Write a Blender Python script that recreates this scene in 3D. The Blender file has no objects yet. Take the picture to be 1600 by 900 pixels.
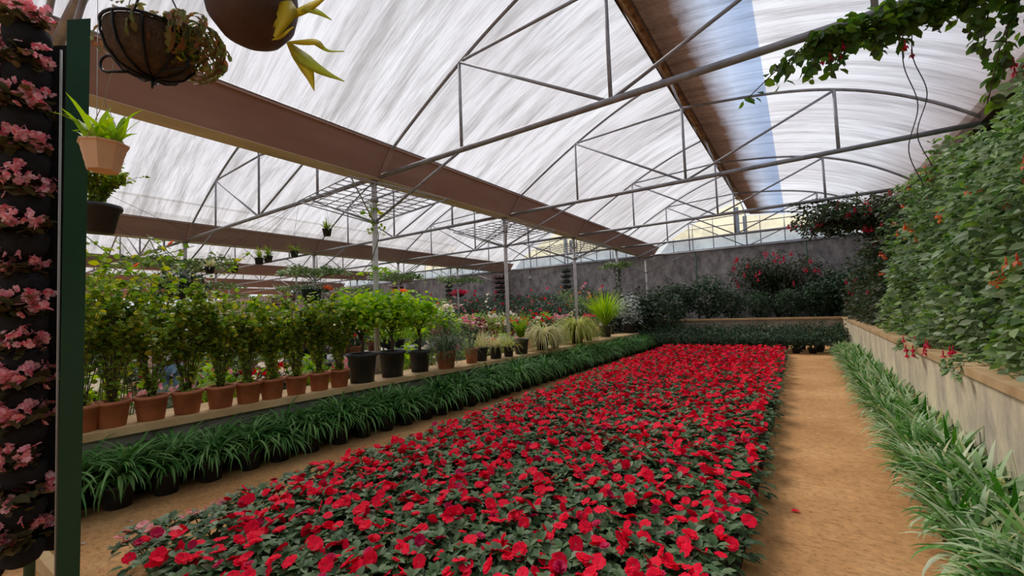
import bpy, math, random
import numpy as np
from mathutils import Vector, Matrix

S = bpy.context.scene
COL = S.collection
PI = math.pi
R = math.radians
rng = np.random.default_rng(7)
random.seed(7)

# ------------------------------------------------------------------ camera
F_PX, YAW, PITCH, ROLL, CAM_H = 652.05, 0.5998, 0.0555, -0.0364, 1.55
def cam_axes():
    cy, sy = math.cos(YAW), math.sin(YAW)
    f = Vector((-sy*math.cos(PITCH), cy*math.cos(PITCH), math.sin(PITCH)))
    r = Vector((cy, sy, 0)); u = r.cross(f)
    return (r*math.cos(ROLL)+u*math.sin(ROLL), -r*math.sin(ROLL)+u*math.cos(ROLL), f)
AX = cam_axes()
cd = bpy.data.cameras.new('camera'); cam = bpy.data.objects.new('camera', cd); COL.objects.link(cam)
cd.sensor_width = 36; cd.lens = 36*F_PX/1600; cd.clip_start = .05; cd.clip_end = 500
m = Matrix.Identity(4)
for i, v in enumerate((AX[0], AX[1], -AX[2])):
    for j in range(3): m[j][i] = v[j]
m.translation = Vector((0, 0, CAM_H)); cam.matrix_world = m
S.camera = cam
S.view_settings.view_transform = 'Standard'; S.view_settings.look = 'None'
S.view_settings.gamma = 1; S.view_settings.exposure = 0.32
S.view_settings.use_curve_mapping = False

# ------------------------------------------------------------------ sky and sun
W = bpy.data.worlds.new('sky'); S.world = W; W.use_nodes = True
nt = W.node_tree; nt.nodes.clear()
o_ = nt.nodes.new('ShaderNodeOutputWorld'); bg = nt.nodes.new('ShaderNodeBackground')
tc = nt.nodes.new('ShaderNodeTexCoord'); sx = nt.nodes.new('ShaderNodeSeparateXYZ'); cr = nt.nodes.new('ShaderNodeValToRGB')
nt.links.new(tc.outputs['Generated'], sx.inputs[0]); nt.links.new(sx.outputs['Z'], cr.inputs[0])
cr.color_ramp.elements[0].position = 0.0; cr.color_ramp.elements[0].color = (.10, .10, .09, 1)
cr.color_ramp.elements[1].position = 1.0; cr.color_ramp.elements[1].color = (.80, .88, 1.0, 1)
e = cr.color_ramp.elements.new(.03); e.color = (.62, .64, .64, 1)
e = cr.color_ramp.elements.new(.3); e.color = (.84, .87, .93, 1)
nt.links.new(cr.outputs[0], bg.inputs[0]); bg.inputs[1].default_value = .90
nt.links.new(bg.outputs[0], o_.inputs[0])
sd = bpy.data.lights.new('sun', 'SUN'); sun = bpy.data.objects.new('sun', sd); COL.objects.link(sun)
sd.energy = 7.0; sd.angle = R(24); sd.color = (1.0, .93, .82)
sun.rotation_euler = Vector((-.62, .30, .80)).to_track_quat('Z', 'Y').to_euler()
sun.location = (-20, 10, 30)
cy_ = S.cycles
cy_.max_bounces = 8; cy_.diffuse_bounces = 4; cy_.glossy_bounces = 2; cy_.transmission_bounces = 5; cy_.transparent_max_bounces = 10
cy_.use_denoising = True; cy_.sample_clamp_indirect = 4.0

# ------------------------------------------------------------------ materials
def newmat(name):
    m = bpy.data.materials.new(name); m.use_nodes = True
    nt = m.node_tree; b = nt.nodes['Principled BSDF']
    return m, nt, b
def ramp(nt, src, stops):
    r = nt.nodes.new('ShaderNodeValToRGB')
    el = r.color_ramp.elements
    while len(el) < len(stops): el.new(.5)
    for k, (p, c) in enumerate(stops):
        el[k].position = p; el[k].color = (*c, 1)
    nt.links.new(src, r.inputs[0]); return r.outputs[0]
def noise(nt, scale, detail=4, coord='Object', stretch=None, rough=.55):
    t = nt.nodes.new('ShaderNodeTexCoord'); n = nt.nodes.new('ShaderNodeTexNoise')
    n.inputs['Scale'].default_value = scale; n.inputs['Detail'].default_value = detail
    n.inputs['Roughness'].default_value = rough
    src = t.outputs[coord]
    if stretch:
        mp = nt.nodes.new('ShaderNodeMapping'); mp.inputs['Scale'].default_value = stretch
        nt.links.new(src, mp.inputs[0]); src = mp.outputs[0]
    nt.links.new(src, n.inputs['Vector']); return n.outputs['Fac']
def mixc(nt, a, b, fac, mode='MIX'):
    x = nt.nodes.new('ShaderNodeMix'); x.data_type = 'RGBA'; x.blend_type = mode
    for sock, v in ((x.inputs[0], fac), (x.inputs[6], a), (x.inputs[7], b)):
        if isinstance(v, bpy.types.NodeSocket): nt.links.new(v, sock)
        elif isinstance(v, (int, float)): sock.default_value = v
        else: sock.default_value = (*v, 1)
    return x.outputs[2]
def bump(nt, b, h, strength=.3, dist=.02):
    n = nt.nodes.new('ShaderNodeBump'); n.inputs['Strength'].default_value = strength; n.inputs['Distance'].default_value = dist
    nt.links.new(h, n.inputs['Height']); nt.links.new(n.outputs[0], b.inputs['Normal'])
def rough_mat(name, c1, c2, scale=6, rough=.85, bmp=.15, stretch=None, metallic=0, spec=.3, dist=.02):
    m, nt, b = newmat(name)
    f = noise(nt, scale, 6, stretch=stretch)
    nt.links.new(ramp(nt, f, [(.3, c1), (.7, c2)]), b.inputs['Base Color'])
    b.inputs['Roughness'].default_value = rough; b.inputs['Metallic'].default_value = metallic
    b.inputs['Specular IOR Level'].default_value = spec
    if bmp: bump(nt, b, noise(nt, scale*5, 5), bmp, dist)
    return m
def leafmat(name, cols, rough=.42, trans=.30, spec=.5):
    rough = max(rough, .48)+.04; spec = min(spec, .5)*.55
    """each leaf (mesh island) takes its own colour from the list"""
    m, nt, b = newmat(name)
    g = nt.nodes.new('ShaderNodeNewGeometry')
    n = len(cols)
    r = nt.nodes.new('ShaderNodeValToRGB'); el = r.color_ramp.elements
    while len(el) < n: el.new(.5)
    for k, c in enumerate(cols): el[k].position = k/max(1, n-1); el[k].color = (*c, 1)
    nt.links.new(g.outputs['Random Per Island'], r.inputs[0])
    nt.links.new(r.outputs[0], b.inputs['Base Color'])
    b.inputs['Roughness'].default_value = rough; b.inputs['Specular IOR Level'].default_value = spec
    t = nt.nodes.new('ShaderNodeBsdfTranslucent'); mx = nt.nodes.new('ShaderNodeMixShader')
    hs = nt.nodes.new('ShaderNodeHueSaturation'); hs.inputs['Saturation'].default_value = 1.15; hs.inputs['Value'].default_value = 1.5
    nt.links.new(r.outputs[0], hs.inputs['Color']); nt.links.new(hs.outputs[0], t.inputs[0])
    mx.inputs[0].default_value = trans
    nt.links.new(b.outputs[0], mx.inputs[1]); nt.links.new(t.outputs[0], mx.inputs[2])
    nt.links.new(mx.outputs[0], nt.nodes['Material Output'].inputs[0])
    return m
M = {}
def earth():
    m, nt, b = newmat('earth path')
    big = noise(nt, .9, 5); mid = noise(nt, 9, 8, rough=.7); fine = noise(nt, 30, 8, stretch=(.6, 1, 1), rough=.8)
    c = ramp(nt, big, [(.32, (.52, .27, .105)), (.55, (.68, .375, .155)), (.75, (.78, .48, .22))])
    c = mixc(nt, c, ramp(nt, mid, [(.25, (.55, .5, .45)), (.6, (1, 1, 1))]), .55, 'MULTIPLY')
    c = mixc(nt, c, ramp(nt, fine, [(.34, (.30, .25, .2)), (.5, (.95, .95, .95)), (.8, (1.15, 1.1, 1.0))]), .75, 'MULTIPLY')
    nt.links.new(c, b.inputs['Base Color']); b.inputs['Roughness'].default_value = .95
    b.inputs['Specular IOR Level'].default_value = .15
    bump(nt, b, fine, .6, .015); return m
M['earth'] = earth()
def plaster(name, base, stain, lo=.35, hi=.75, zs=.35):
    m, nt, b = newmat(name)
    st = noise(nt, 2.2, 6, stretch=(1.6*min(1, zs*2+.3), 1.6*min(1, zs*2+.3), zs), rough=.65); f = noise(nt, 14, 8, rough=.7)
    c = ramp(nt, st, [(lo, stain), (hi, base)])
    c = mixc(nt, c, ramp(nt, f, [(.3, (.7, .68, .65)), (.6, (1, 1, 1))]), .5, 'MULTIPLY')
    nt.links.new(c, b.inputs['Base Color']); b.inputs['Roughness'].default_value = .9
    b.inputs['Specular IOR Level'].default_value = .2
    bump(nt, b, f, .25, .01); return m
M['plaster'] = plaster('beige plaster', (.80, .70, .47), (.44, .385, .30), .34, .62, .55)
M['grey_plaster'] = plaster('grey cement', (.36, .33, .28), (.20, .18, .15))
M['cap'] = rough_mat('coping', (.42, .27, .12), (.62, .44, .23), 3, .85, .3)
M['backwall'] = plaster('stained concrete', (.46, .42, .41), (.16, .145, .15), .30, .62, 1.0)
M['galv'] = rough_mat('galvanised tube', (.20, .20, .22), (.33, .33, .36), 8, .5, .0, metallic=.2, spec=.5)
M['post'] = rough_mat('painted post', (.42, .40, .39), (.60, .58, .57), 5, .55, .0, metallic=.1)
M['gutter'] = rough_mat('gutter sheet', (.30, .165, .135), (.38, .24, .20), 3, .6, .0, stretch=(1, .2, 1), metallic=.1)  # shade and ground reflection are put into the brown of the sides
M['gutter_base'] = rough_mat('gutter base', (.52, .44, .36), (.70, .62, .52), 4, .7, .0, stretch=(1, .3, 1))  # cream carries the lit look of the underside in its colour
M['rust'] = rough_mat('rusty ridge strip', (.16, .08, .045), (.62, .42, .22), 5, .8, .3, stretch=(3, 1, 1))
M['rust_dark'] = rough_mat('dark strip', (.05, .03, .025), (.10, .06, .04), 5, .8, 0)
M['terracotta'] = rough_mat('terracotta', (.36, .12, .055), (.55, .22, .11), 7, .75, .1)
M['blackpot'] = rough_mat('black plastic', (.022, .023, .026), (.05, .052, .056), 6, .45, .05)
M['tanpot'] = rough_mat('peach plastic', (.60, .36, .20), (.70, .45, .27), 6, .5, .05)
M['soil'] = rough_mat('soil', (.02, .014, .01), (.07, .05, .035), 30, .95, .8)
M['stem'] = rough_mat('stem', (.055, .04, .025), (.12, .09, .055), 20, .8, .2)
M['gstem'] = rough_mat('green stem', (.06, .11, .03), (.12, .17, .05), 20, .7, .0)
M['green_paint'] = rough_mat('dark green paint', (.008, .045, .022), (.013, .065, .034), 4, .45, .05)
M['net_green'] = rough_mat('green frame', (.03, .075, .05), (.05, .11, .07), 4, .5, .0)
M['iron'] = rough_mat('black iron', (.010, .011, .014), (.02, .021, .025), 9, .4, .0, metallic=.5)
M['coir'] = rough_mat('coir', (.055, .032, .018), (.14, .09, .055), 26, .95, .9)
M['bark'] = rough_mat('dark coconut shell', (.035, .018, .016), (.10, .055, .045), 4, .6, .4)
M['felt'] = rough_mat('black felt', (.008, .008, .010), (.020, .021, .022), 30, .95, .4)
M['bench'] = rough_mat('grey bench top', (.22, .22, .24), (.32, .32, .34), 3, .6, .0)
M['wire'] = rough_mat('wire', (.30, .30, .28), (.4, .4, .38), 9, .5, .0)
M['cord'] = rough_mat('dark cord', (.05, .045, .045), (.09, .08, .08), 9, .7, .0)

# leaves
L = {}
L['impatiens'] = leafmat('impatiens leaf', [(.025, .065, .022), (.06, .13, .04), (.13, .20, .08), (.04, .09, .035), (.20, .27, .14)], .34, .12)
L['red'] = leafmat('red petals', [(.80, .005, .020), (.90, .008, .035), (.86, .010, .05), (.70, .004, .025)], .5, .15, .12)
L['crimson'] = leafmat('crimson petals', [(.50, .004, .06), (.62, .015, .10)], .5, .15, .3)
L['pale'] = leafmat('pale pink petals', [(.85, .45, .45), (.80, .30, .28), (.88, .62, .58)], .6, .3, .3)
L['liriope'] = leafmat('dark strap leaf', [(.03, .11, .02), (.06, .20, .035), (.20, .36, .12), (.04, .14, .025)], .36, .2)
L['grass'] = leafmat('light strap leaf', [(.03, .12, .015), (.08, .24, .03), (.20, .38, .10), (.50, .62, .38), (.05, .17, .02), (.12, .30, .05), (.62, .70, .50), (.50, .46, .12)], .42, .25)  # variegation, with highlights and dark gaps also put into the blade colours
L['shrub'] = leafmat('shrub leaf', [(.11, .22, .03), (.22, .36, .05), (.15, .28, .04), (.58, .50, .05), (.09, .17, .03), (.36, .45, .07), (.14, .25, .03)], .45, .4)
L['bright'] = leafmat('bright green leaf', [(.16, .36, .03), (.28, .50, .04), (.48, .60, .06), (.10, .26, .03)], .42, .4)
L['willow'] = leafmat('grey green leaf', [(.09, .14, .07), (.17, .23, .13), (.24, .30, .18), (.07, .11, .05)], .5, .3)
L['yellow'] = leafmat('yellow green blade', [(.42, .44, .08), (.55, .55, .16), (.30, .38, .06), (.62, .56, .28)], .5, .35)
L['straw'] = leafmat('variegated blade', [(.62, .55, .28), (.48, .46, .18), (.70, .64, .42), (.30, .34, .10)], .5, .35)
L['fern'] = leafmat('bright fern', [(.28, .46, .04), (.42, .55, .06), (.18, .36, .04)], .5, .4)
L['climber'] = leafmat('climber leaf', [(.05, .11, .03), (.17, .28, .09), (.32, .42, .22), (.07, .15, .04), (.24, .38, .07), (.38, .46, .30), (.10, .16, .06)], .38, .3)
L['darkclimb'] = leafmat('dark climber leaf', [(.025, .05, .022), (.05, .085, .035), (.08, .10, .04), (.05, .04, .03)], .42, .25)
L['dark'] = leafmat('dark bush leaf', [(.022, .05, .025), (.045, .085, .04), (.07, .12, .055), (.03, .06, .03)], .38, .2)
L['orange'] = leafmat('orange petals', [(.80, .20, .08), (.85, .30, .14), (.72, .12, .06)], .5, .4, .3)
L['magenta'] = leafmat('magenta petals', [(.55, .02, .07), (.62, .04, .10), (.70, .02, .04)], .5, .3, .3)
L['begonia'] = leafmat('begonia flowers', [(.78, .26, .34), (.82, .46, .50), (.70, .12, .18), (.84, .62, .62), (.80, .34, .30)], .5, .4, .3)
L['bronze'] = leafmat('bronze leaf', [(.05, .035, .018), (.10, .08, .03), (.04, .05, .02), (.20, .14, .05)], .4, .3)
L['cream'] = leafmat('cream flowers', [(.80, .76, .62), (.86, .82, .70), (.78, .58, .50)], .6, .4, .3)
L['redleaf'] = leafmat('maroon leaf', [(.20, .015, .02), (.32, .03, .03), (.11, .012, .015), (.06, .03, .015)], .5, .25)
L['white'] = leafmat('white leaf', [(.66, .68, .66), (.20, .26, .22), (.74, .74, .70)], .5, .3)
L['vine'] = leafmat('backlit vine leaf', [(.04, .09, .02), (.08, .17, .03), (.16, .27, .04), (.05, .06, .03)], .45, .34)
L['stag'] = leafmat('staghorn frond', [(.55, .58, .03), (.62, .50, .03), (.48, .52, .04)], .45, .5)
L['segment'] = leafmat('jointed cactus leaf', [(.10, .13, .04), (.20, .20, .07), (.30, .13, .07), (.14, .2, .06)], .45, .4)
L['orchid'] = leafmat('orchid leaf', [(.26, .44, .04), (.38, .54, .06), (.18, .34, .04)], .4, .45)

# film of the roof: dusty sheet that lets sky light through
def film(name, dirt=False, c_hi=(.67, .67, .70), c_lo=(.43, .42, .43), trans=.62, tr_col=(.92, .93, .97)):
    m = bpy.data.materials.new(name); m.use_nodes = True; nt = m.node_tree; nt.nodes.clear()
    out = nt.nodes.new('ShaderNodeOutputMaterial')
    st = noise(nt, 2.0, 7, stretch=(.22, 2.4, .22), rough=.72); pt = noise(nt, .55, 4, stretch=(.6, 1, .6)); fs = noise(nt, 9, 6, stretch=(.14, 4.0, .14), rough=.78)
    s1 = ramp(nt, st, [(.34, c_lo), (.56, c_hi)]); s2 = ramp(nt, pt, [(.25, (.80, .77, .77)), (.6, (1, 1, 1))]); s3 = ramp(nt, fs, [(.34, (.70, .69, .70)), (.54, (1, 1, 1))])
    c = mixc(nt, mixc(nt, s1, s2, 1.0, 'MULTIPLY'), s3, .8, 'MULTIPLY')
    tcol = mixc(nt, c, tr_col, 1.0, 'MULTIPLY')
    fac = nt.nodes.new('ShaderNodeValue'); fac.outputs[0].default_value = trans; facs = fac.outputs[0]
    if dirt:
        t = nt.nodes.new('ShaderNodeTexCoord'); sp = nt.nodes.new('ShaderNodeSeparateXYZ'); nt.links.new(t.outputs['Object'], sp.inputs[0])
        nz = noise(nt, 2.6, 7, stretch=(1, .8, 1), rough=.7)
        ma = nt.nodes.new('ShaderNodeMath'); ma.operation = 'MULTIPLY_ADD'; nt.links.new(nz, ma.inputs[0]); ma.inputs[1].default_value = .30; nt.links.new(sp.outputs['X'], ma.inputs[2])
        # X runs from the left edge of the sheet: silt, then a band tinted for blue sky showing through, then dusty film
        mr = nt.nodes.new('ShaderNodeMapRange'); nt.links.new(ma.outputs[0], mr.inputs[0])
        mr.inputs[1].default_value = 0.0; mr.inputs[2].default_value = 1.6
        sp2 = noise(nt, 16, 8, rough=.85)
        silt = ramp(nt, mr.outputs[0], [(0, (.15, .065, .03)), (.33, (.20, .10, .055)), (.46, (.62, .57, .55)), (.62, (1, 1, 1))])
        silt = mixc(nt, silt, ramp(nt, sp2, [(.36, (.45, .40, .36)), (.5, (1, 1, 1)), (.68, (1.5, 1.45, 1.4))]), ramp(nt, mr.outputs[0], [(0, (1, 1, 1)), (.5, (0, 0, 0))]), 'MULTIPLY')
        blue = nt.nodes.new('ShaderNodeMapRange'); nt.links.new(sp.outputs['X'], blue.inputs[0])
        blue.inputs[1].default_value = 1.295; blue.inputs[2].default_value = 1.305
        bl = nt.nodes.new('ShaderNodeMapRange'); nt.links.new(sp.outputs['X'], bl.inputs[0]); bl.inputs[1].default_value = .45; bl.inputs[2].default_value = 1.15
        bcol = ramp(nt, bl.outputs[0], [(0, (.78, .84, .93)), (1, (.48, .60, .80))])
        band = mixc(nt, bcol, (1, 1, 1), blue.outputs[0])
        c = mixc(nt, mixc(nt, c, silt, 1.0, 'MULTIPLY'), band, 1.0, 'MULTIPLY')
        # silt along the gutter edge of the sheet
        r2 = nt.nodes.new('ShaderNodeMapRange'); nt.links.new(ma.outputs[0], r2.inputs[0]); r2.inputs[1].default_value = 3.3; r2.inputs[2].default_value = 4.2
        c = mixc(nt, c, ramp(nt, r2.outputs[0], [(0, (1, 1, 1)), (1, (.62, .48, .40))]), 1.0, 'MULTIPLY')
        tcol = mixc(nt, c, tr_col, 1.0, 'MULTIPLY')
    a = nt.nodes.new('ShaderNodeBsdfTransparent'); b = nt.nodes.new('ShaderNodeBsdfTranslucent'); mx = nt.nodes.new('ShaderNodeMixShader')
    nt.links.new(tcol, a.inputs[0]); nt.links.new(c, b.inputs[0]); nt.links.new(facs, mx.inputs[0])
    nt.links.new(b.outputs[0], mx.inputs[1]); nt.links.new(a.outputs[0], mx.inputs[2])
    nt.links.new(mx.outputs[0], out.inputs[0]); return m
M['film'] = film('dusty roof film', False, (.515, .515, .54), (.31, .303, .307)); M['film_dirt'] = film('silted roof film', True)
M['gable'] = film('pale yellow gable film', False, (.86, .88, .70), (.60, .62, .45), .35)
M['gable_low'] = film('blue grey gable band', False, (.40, .47, .52), (.30, .35, .40), .15)
M['blue_panel'] = rough_mat('pale blue panel', (.30, .36, .44), (.40, .47, .56), 3, .5, 0)
M['net'] = film('green shade net', False, (.05, .10, .07), (.02, .05, .035), .25, (.5, .8, .6))

# ------------------------------------------------------------------ mesh helpers
class MB:
    def __init__(s): s.v = []; s.f = []; s.mi = []; s.n = 0; s.sm = []
    def add(s, v, f, mi=0, smooth=False):
        v = np.asarray(v, float).reshape(-1, 3); s.v.append(v)
        n = s.n
        s.f += [tuple(int(i)+n for i in q) for q in f]; s.mi += [mi]*len(f); s.sm += [smooth]*len(f); s.n += len(v)
    def batch(s, V, faces, mi=0, smooth=True):
        """V (n,k,3): n copies of a template with faces"""
        n, k = V.shape[:2]; base = s.n
        s.v.append(V.reshape(-1, 3))
        for i in range(n):
            o = base+i*k
            s.f += [tuple(o+j for j in q) for q in faces]
        s.mi += [mi]*(n*len(faces)); s.sm += [smooth]*(n*len(faces)); s.n += n*k
    def box(s, x0, x1, y0, y1, z0, z1, mi=0):
        s.add([(x0, y0, z0), (x1, y0, z0), (x1, y1, z0), (x0, y1, z0), (x0, y0, z1), (x1, y0, z1), (x1, y1, z1), (x0, y1, z1)],
              [(0, 3, 2, 1), (4, 5, 6, 7), (0, 1, 5, 4), (1, 2, 6, 5), (2, 3, 7, 6), (3, 0, 4, 7)], mi)
    def tube(s, pts, r, n=8, mi=0, caps=True):
        pts = np.asarray(pts, float); k = len(pts)
        rr = np.full(k, r, float) if np.isscalar(r) else np.asarray(r, float)
        t = np.gradient(pts, axis=0); t /= np.linalg.norm(t, axis=1)[:, None]+1e-12
        up = np.array([0, 0, 1.]) if abs(t[0][2]) < .9 else np.array([1., 0, 0])
        V = []
        for i in range(k):
            a = np.cross(t[i], up); a /= np.linalg.norm(a)+1e-12; b = np.cross(t[i], a); up = np.cross(a, t[i]) if True else up
            ang = np.arange(n)*2*PI/n
            V.append(pts[i]+rr[i]*(np.cos(ang)[:, None]*a+np.sin(ang)[:, None]*b))
        F = []
        for i in range(k-1):
            for j in range(n):
                j2 = (j+1) % n; F.append((i*n+j, i*n+j2, (i+1)*n+j2, (i+1)*n+j))
        if caps: F.append(tuple(range(n))[::-1]); F.append(tuple((k-1)*n+j for j in range(n)))
        s.add(np.concatenate(V), F, mi, True)
    def lathe(s, prof, n=24, c=(0, 0, 0), mi=0, ang0=0, smooth=True):
        V = []; c = np.array(c)
        for (r, z) in prof:
            a = ang0+np.arange(n)*2*PI/n
            V.append(np.stack([r*np.cos(a), r*np.sin(a), np.full(n, z)], 1)+c)
        F = []
        for i in range(len(prof)-1):
            for j in range(n):
                j2 = (j+1) % n; F.append((i*n+j, i*n+j2, (i+1)*n+j2, (i+1)*n+j))
        s.add(np.concatenate(V), F, mi, smooth)
    def mesh(s, name, mats):
        me = bpy.data.meshes.new(name)
        me.from_pydata(np.concatenate(s.v).tolist(), [], s.f)
        for q in (mats if isinstance(mats, (list, tuple)) else [mats]): me.materials.append(q)
        me.polygons.foreach_set('material_index', s.mi); me.polygons.foreach_set('use_smooth', s.sm)
        me.update(); return me
    def build(s, name, mats, parent=None, loc=(0, 0, 0)):
        o = bpy.data.objects.new(name, s.mesh(name, mats)); COL.objects.link(o); o.parent = parent; o.location = loc
        return o
def tag(o, label=None, cat=None, group=None, kind=None):
    if label: o['label'] = label
    if cat: o['category'] = cat
    if group: o['group'] = group
    if kind: o['kind'] = kind
    return o
def thing(name, label, cat, loc=(0, 0, 0), rz=0, group=None):
    o = bpy.data.objects.new(name, None); COL.objects.link(o); o.location = loc; o.rotation_euler = (0, 0, rz)
    o.empty_display_size = .1
    return tag(o, label, cat, group)
CH = {}
def link_mesh(name, me, parent, loc=(0, 0, 0), rot=(0, 0, 0), sc=1.0):
    o = bpy.data.objects.new(name, me); COL.objects.link(o); o.parent = parent; o.location = loc; o.rotation_euler = rot
    o.scale = (sc, sc, sc) if np.isscalar(sc) else sc
    return o
def dup(root, loc, rz=0, sc=1.0, label=None, group=None):
    r = root.copy(); COL.objects.link(r); r.location = loc; r.rotation_euler = (0, 0, rz)
    r.scale = (sc, sc, sc) if np.isscalar(sc) else sc
    if label: r['label'] = label
    if group: r['group'] = group
    for ch in root.children:
        c = ch.copy(); COL.objects.link(c); c.parent = r
        for g in ch.children:
            d = g.copy(); COL.objects.link(d); d.parent = c
    return r
class Proto:
    """places the first copy itself, then duplicates"""
    def __init__(s, root): s.root = root; s.used = False
    def put(s, loc, rz=0, sc=1.0, label=None, group=None):
        if not s.used:
            s.used = True; r = s.root; r.location = loc; r.rotation_euler = (0, 0, rz); r.scale = (sc, sc, sc) if np.isscalar(sc) else sc
            if label: r['label'] = label
            if group: r['group'] = group
            return r
        return dup(s.root, loc, rz, sc, label, group)
def unit(a): return a/(np.linalg.norm(a, axis=-1, keepdims=True)+1e-12)
LEAF = (np.array([(0, 0, 0), (-.36, .3, .05), (0, .3, -.02), (.36, .3, .05), (-.33, .68, .0), (0, .68, -.08), (.33, .68, .0), (0, 1, -.2)]),
        [(0, 2, 1), (0, 3, 2), (1, 2, 5, 4), (2, 3, 6, 5), (4, 5, 7), (5, 6, 7)])
LEAF_S = (np.array([(0, 0, 0), (-.4, .45, .05), (.4, .45, .05), (0, 1, -.15)]), [(0, 2, 3, 1)])
ROUND = (np.array([(0, 0, 0), (-.5, .35, .1), (-.42, .8, .05), (0, 1, -.1), (.42, .8, .05), (.5, .35, .1)]), [(0, 5, 4, 3), (0, 3, 2, 1)])
def leaves(mb, P, D, N, Ls, wr=.5, tpl=LEAF, mi=0):
    P = np.asarray(P, float); D = unit(np.asarray(D, float)); N = np.asarray(N, float)
    Sd = unit(np.cross(D, N)); N2 = np.cross(Sd, D); Ls = np.broadcast_to(Ls, (len(P),))[:, None, None]
    T = tpl[0]
    V = P[:, None, :]+Ls*(Sd[:, None, :]*(T[None, :, 0, None]*wr*2)+D[:, None, :]*T[None, :, 1, None]+N2[:, None, :]*T[None, :, 2, None])
    mb.batch(V, tpl[1], mi)
def rdir(n, zlo=-1, zhi=1):
    z = rng.uniform(zlo, zhi, n); a = rng.uniform(0, 2*PI, n); q = np.sqrt(np.clip(1-z*z, 0, 1))
    return np.stack([q*np.cos(a), q*np.sin(a), z], 1)
def blades(mb, P, az, el, bend, Ls, Wd, seg=6, mi=0, fold=.0, power=1.3):
    """curved strap leaves; el start elevation, bend total fall, radians"""
    P = np.asarray(P, float); n = len(P); az = np.broadcast_to(az, n); el = np.broadcast_to(el, n); bend = np.broadcast_to(bend, n)
    Ls = np.broadcast_to(Ls, n); Wd = np.broadcast_to(Wd, n)
    h = np.stack([np.cos(az), np.sin(az), 0*az], 1); sd = np.stack([-np.sin(az), np.cos(az), 0*az], 1)
    p = P.copy(); V = []
    for k in range(seg+1):
        t = k/seg
        w = Wd*(min(1, .45+2.2*t))*(1-t**3)*.5+Wd*.02
        V.append(p-sd*w[:, None]); V.append(p+sd*w[:, None])
        a = el-bend*((t+.5/seg)**power)
        p = p+(h*np.cos(a)[:, None]+np.array([0, 0, 1.])*np.sin(a)[:, None])*(Ls/seg)[:, None]
    V = np.stack(V, 1)
    mb.batch(V, [(2*k, 2*k+1, 2*k+3, 2*k+2) for k in range(seg)], mi)
def pot_mesh(r_top, r_bot, h, rim=.012, n=28, lip=.03):
    mb = MB()
    mb.lathe([(0, 0), (r_bot, 0), (r_top-rim, h-lip), (r_top, h-lip), (r_top+rim*.3, h-lip*.5), (r_top, h), (r_top-rim, h), (r_top-rim*1.6, h-lip*1.2), (0, h-lip*1.2)][0:8], n)
    # foot rings
    return mb
def soil_mesh(r, z, n=20):
    mb = MB(); mb.lathe([(r, z), (r*.6, z+.01), (.001, z+.014)], n); return mb
def stem_curve(p0, az, lean, length, k=6, wob=.03):
    p = np.array(p0, float); pts = [p.copy()]
    for i in range(k):
        l = lean*(i+1)/k
        d = np.array([math.cos(az)*math.sin(l), math.sin(az)*math.sin(l), math.cos(l)])
        p = p+d*length/k+rng.normal(0, wob*length/k, 3); pts.append(p.copy())
    return np.array(pts)
def along(pts, t):
    k = (len(pts)-1)*np.asarray(t); i = np.clip(k.astype(int), 0, len(pts)-2); f = (k-i)[:, None]
    return pts[i]*(1-f)+pts[i+1]*f, unit(pts[i+1]-pts[i])
def shrub_meshes(h, spread, nst, nleaf, lsize, mat, wr=.5, base=0., t0=.25, droop=.3, stem_r=.006, tpl=LEAF, stemmat='stem', leafrnd=.5, twigs=True, lean=1.5):
    """stems from the pot centre with leaves set along them and along short side twigs"""
    sm = MB(); lm = MB(); P = []; D = []; N = []
    for i in range(nst):
        az = rng.uniform(0, 2*PI); le = rng.uniform(.1, 1)*math.atan(spread/h)*lean
        pts = stem_curve((.02*math.cos(az), .02*math.sin(az), base), az, le, h*rng.uniform(.7, 1.05))
        sm.tube(pts, np.linspace(stem_r, stem_r*.35, len(pts)), 5)
        branches = [pts]
        if twigs:
            for q in range(3):
                b, d = along(pts, np.array([rng.uniform(.3, .85)]))
                a2 = az+rng.uniform(-1.6, 1.6)
                tw = stem_curve(b[0], a2, rng.uniform(.5, 1.2), h*rng.uniform(.15, .3), 4)
                sm.tube(tw, np.linspace(stem_r*.5, stem_r*.2, len(tw)), 4); branches.append(tw)
        per = nleaf//(nst*len(branches))+1
        for b in branches:
            t = rng.uniform(t0 if b is pts else .1, 1, per); q, d = along(b, t)
            out = rdir(per, -.35, .5); P.append(q); D.append(unit(out+d*.35)); N.append(np.array([0, 0, 1.])+rng.normal(0, leafrnd, (per, 3)))
    leaves(lm, np.concatenate(P), np.concatenate(D)-np.array([0, 0, droop]), np.concatenate(N), rng.uniform(.6, 1.15, sum(len(q) for q in P))*lsize, wr, tpl)
    return sm, lm
def cloud(mb, pts_fn, n, lsize, wr=.5, tpl=LEAF_S, mi=0, out=None, droop=.25, rnd=.6):
    P = pts_fn(n); D = rdir(n, -.5, .5)
    if out is not None: D = D+np.asarray(out)*.6
    N = (np.asarray(out) if out is not None else np.array([0, 0, 1.]))+np.array([0, 0, .6])+rng.normal(0, rnd, (n, 3))
    leaves(mb, P, D-np.array([0, 0, droop]), N, rng.uniform(.6, 1.2, n)*lsize, wr, tpl, mi)
    return P
def ellipsoid(c, r, shell=.55):
    c = np.array(c); r = np.array(r)
    def fn(n):
        d = rdir(n); k = rng.uniform(shell, 1, n)[:, None]*(1+.18*np.sin(d[:, :1]*7+c[0]*3)*np.cos(d[:, 1:2]*6))
        return c+d*r*k
    return fn
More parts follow.
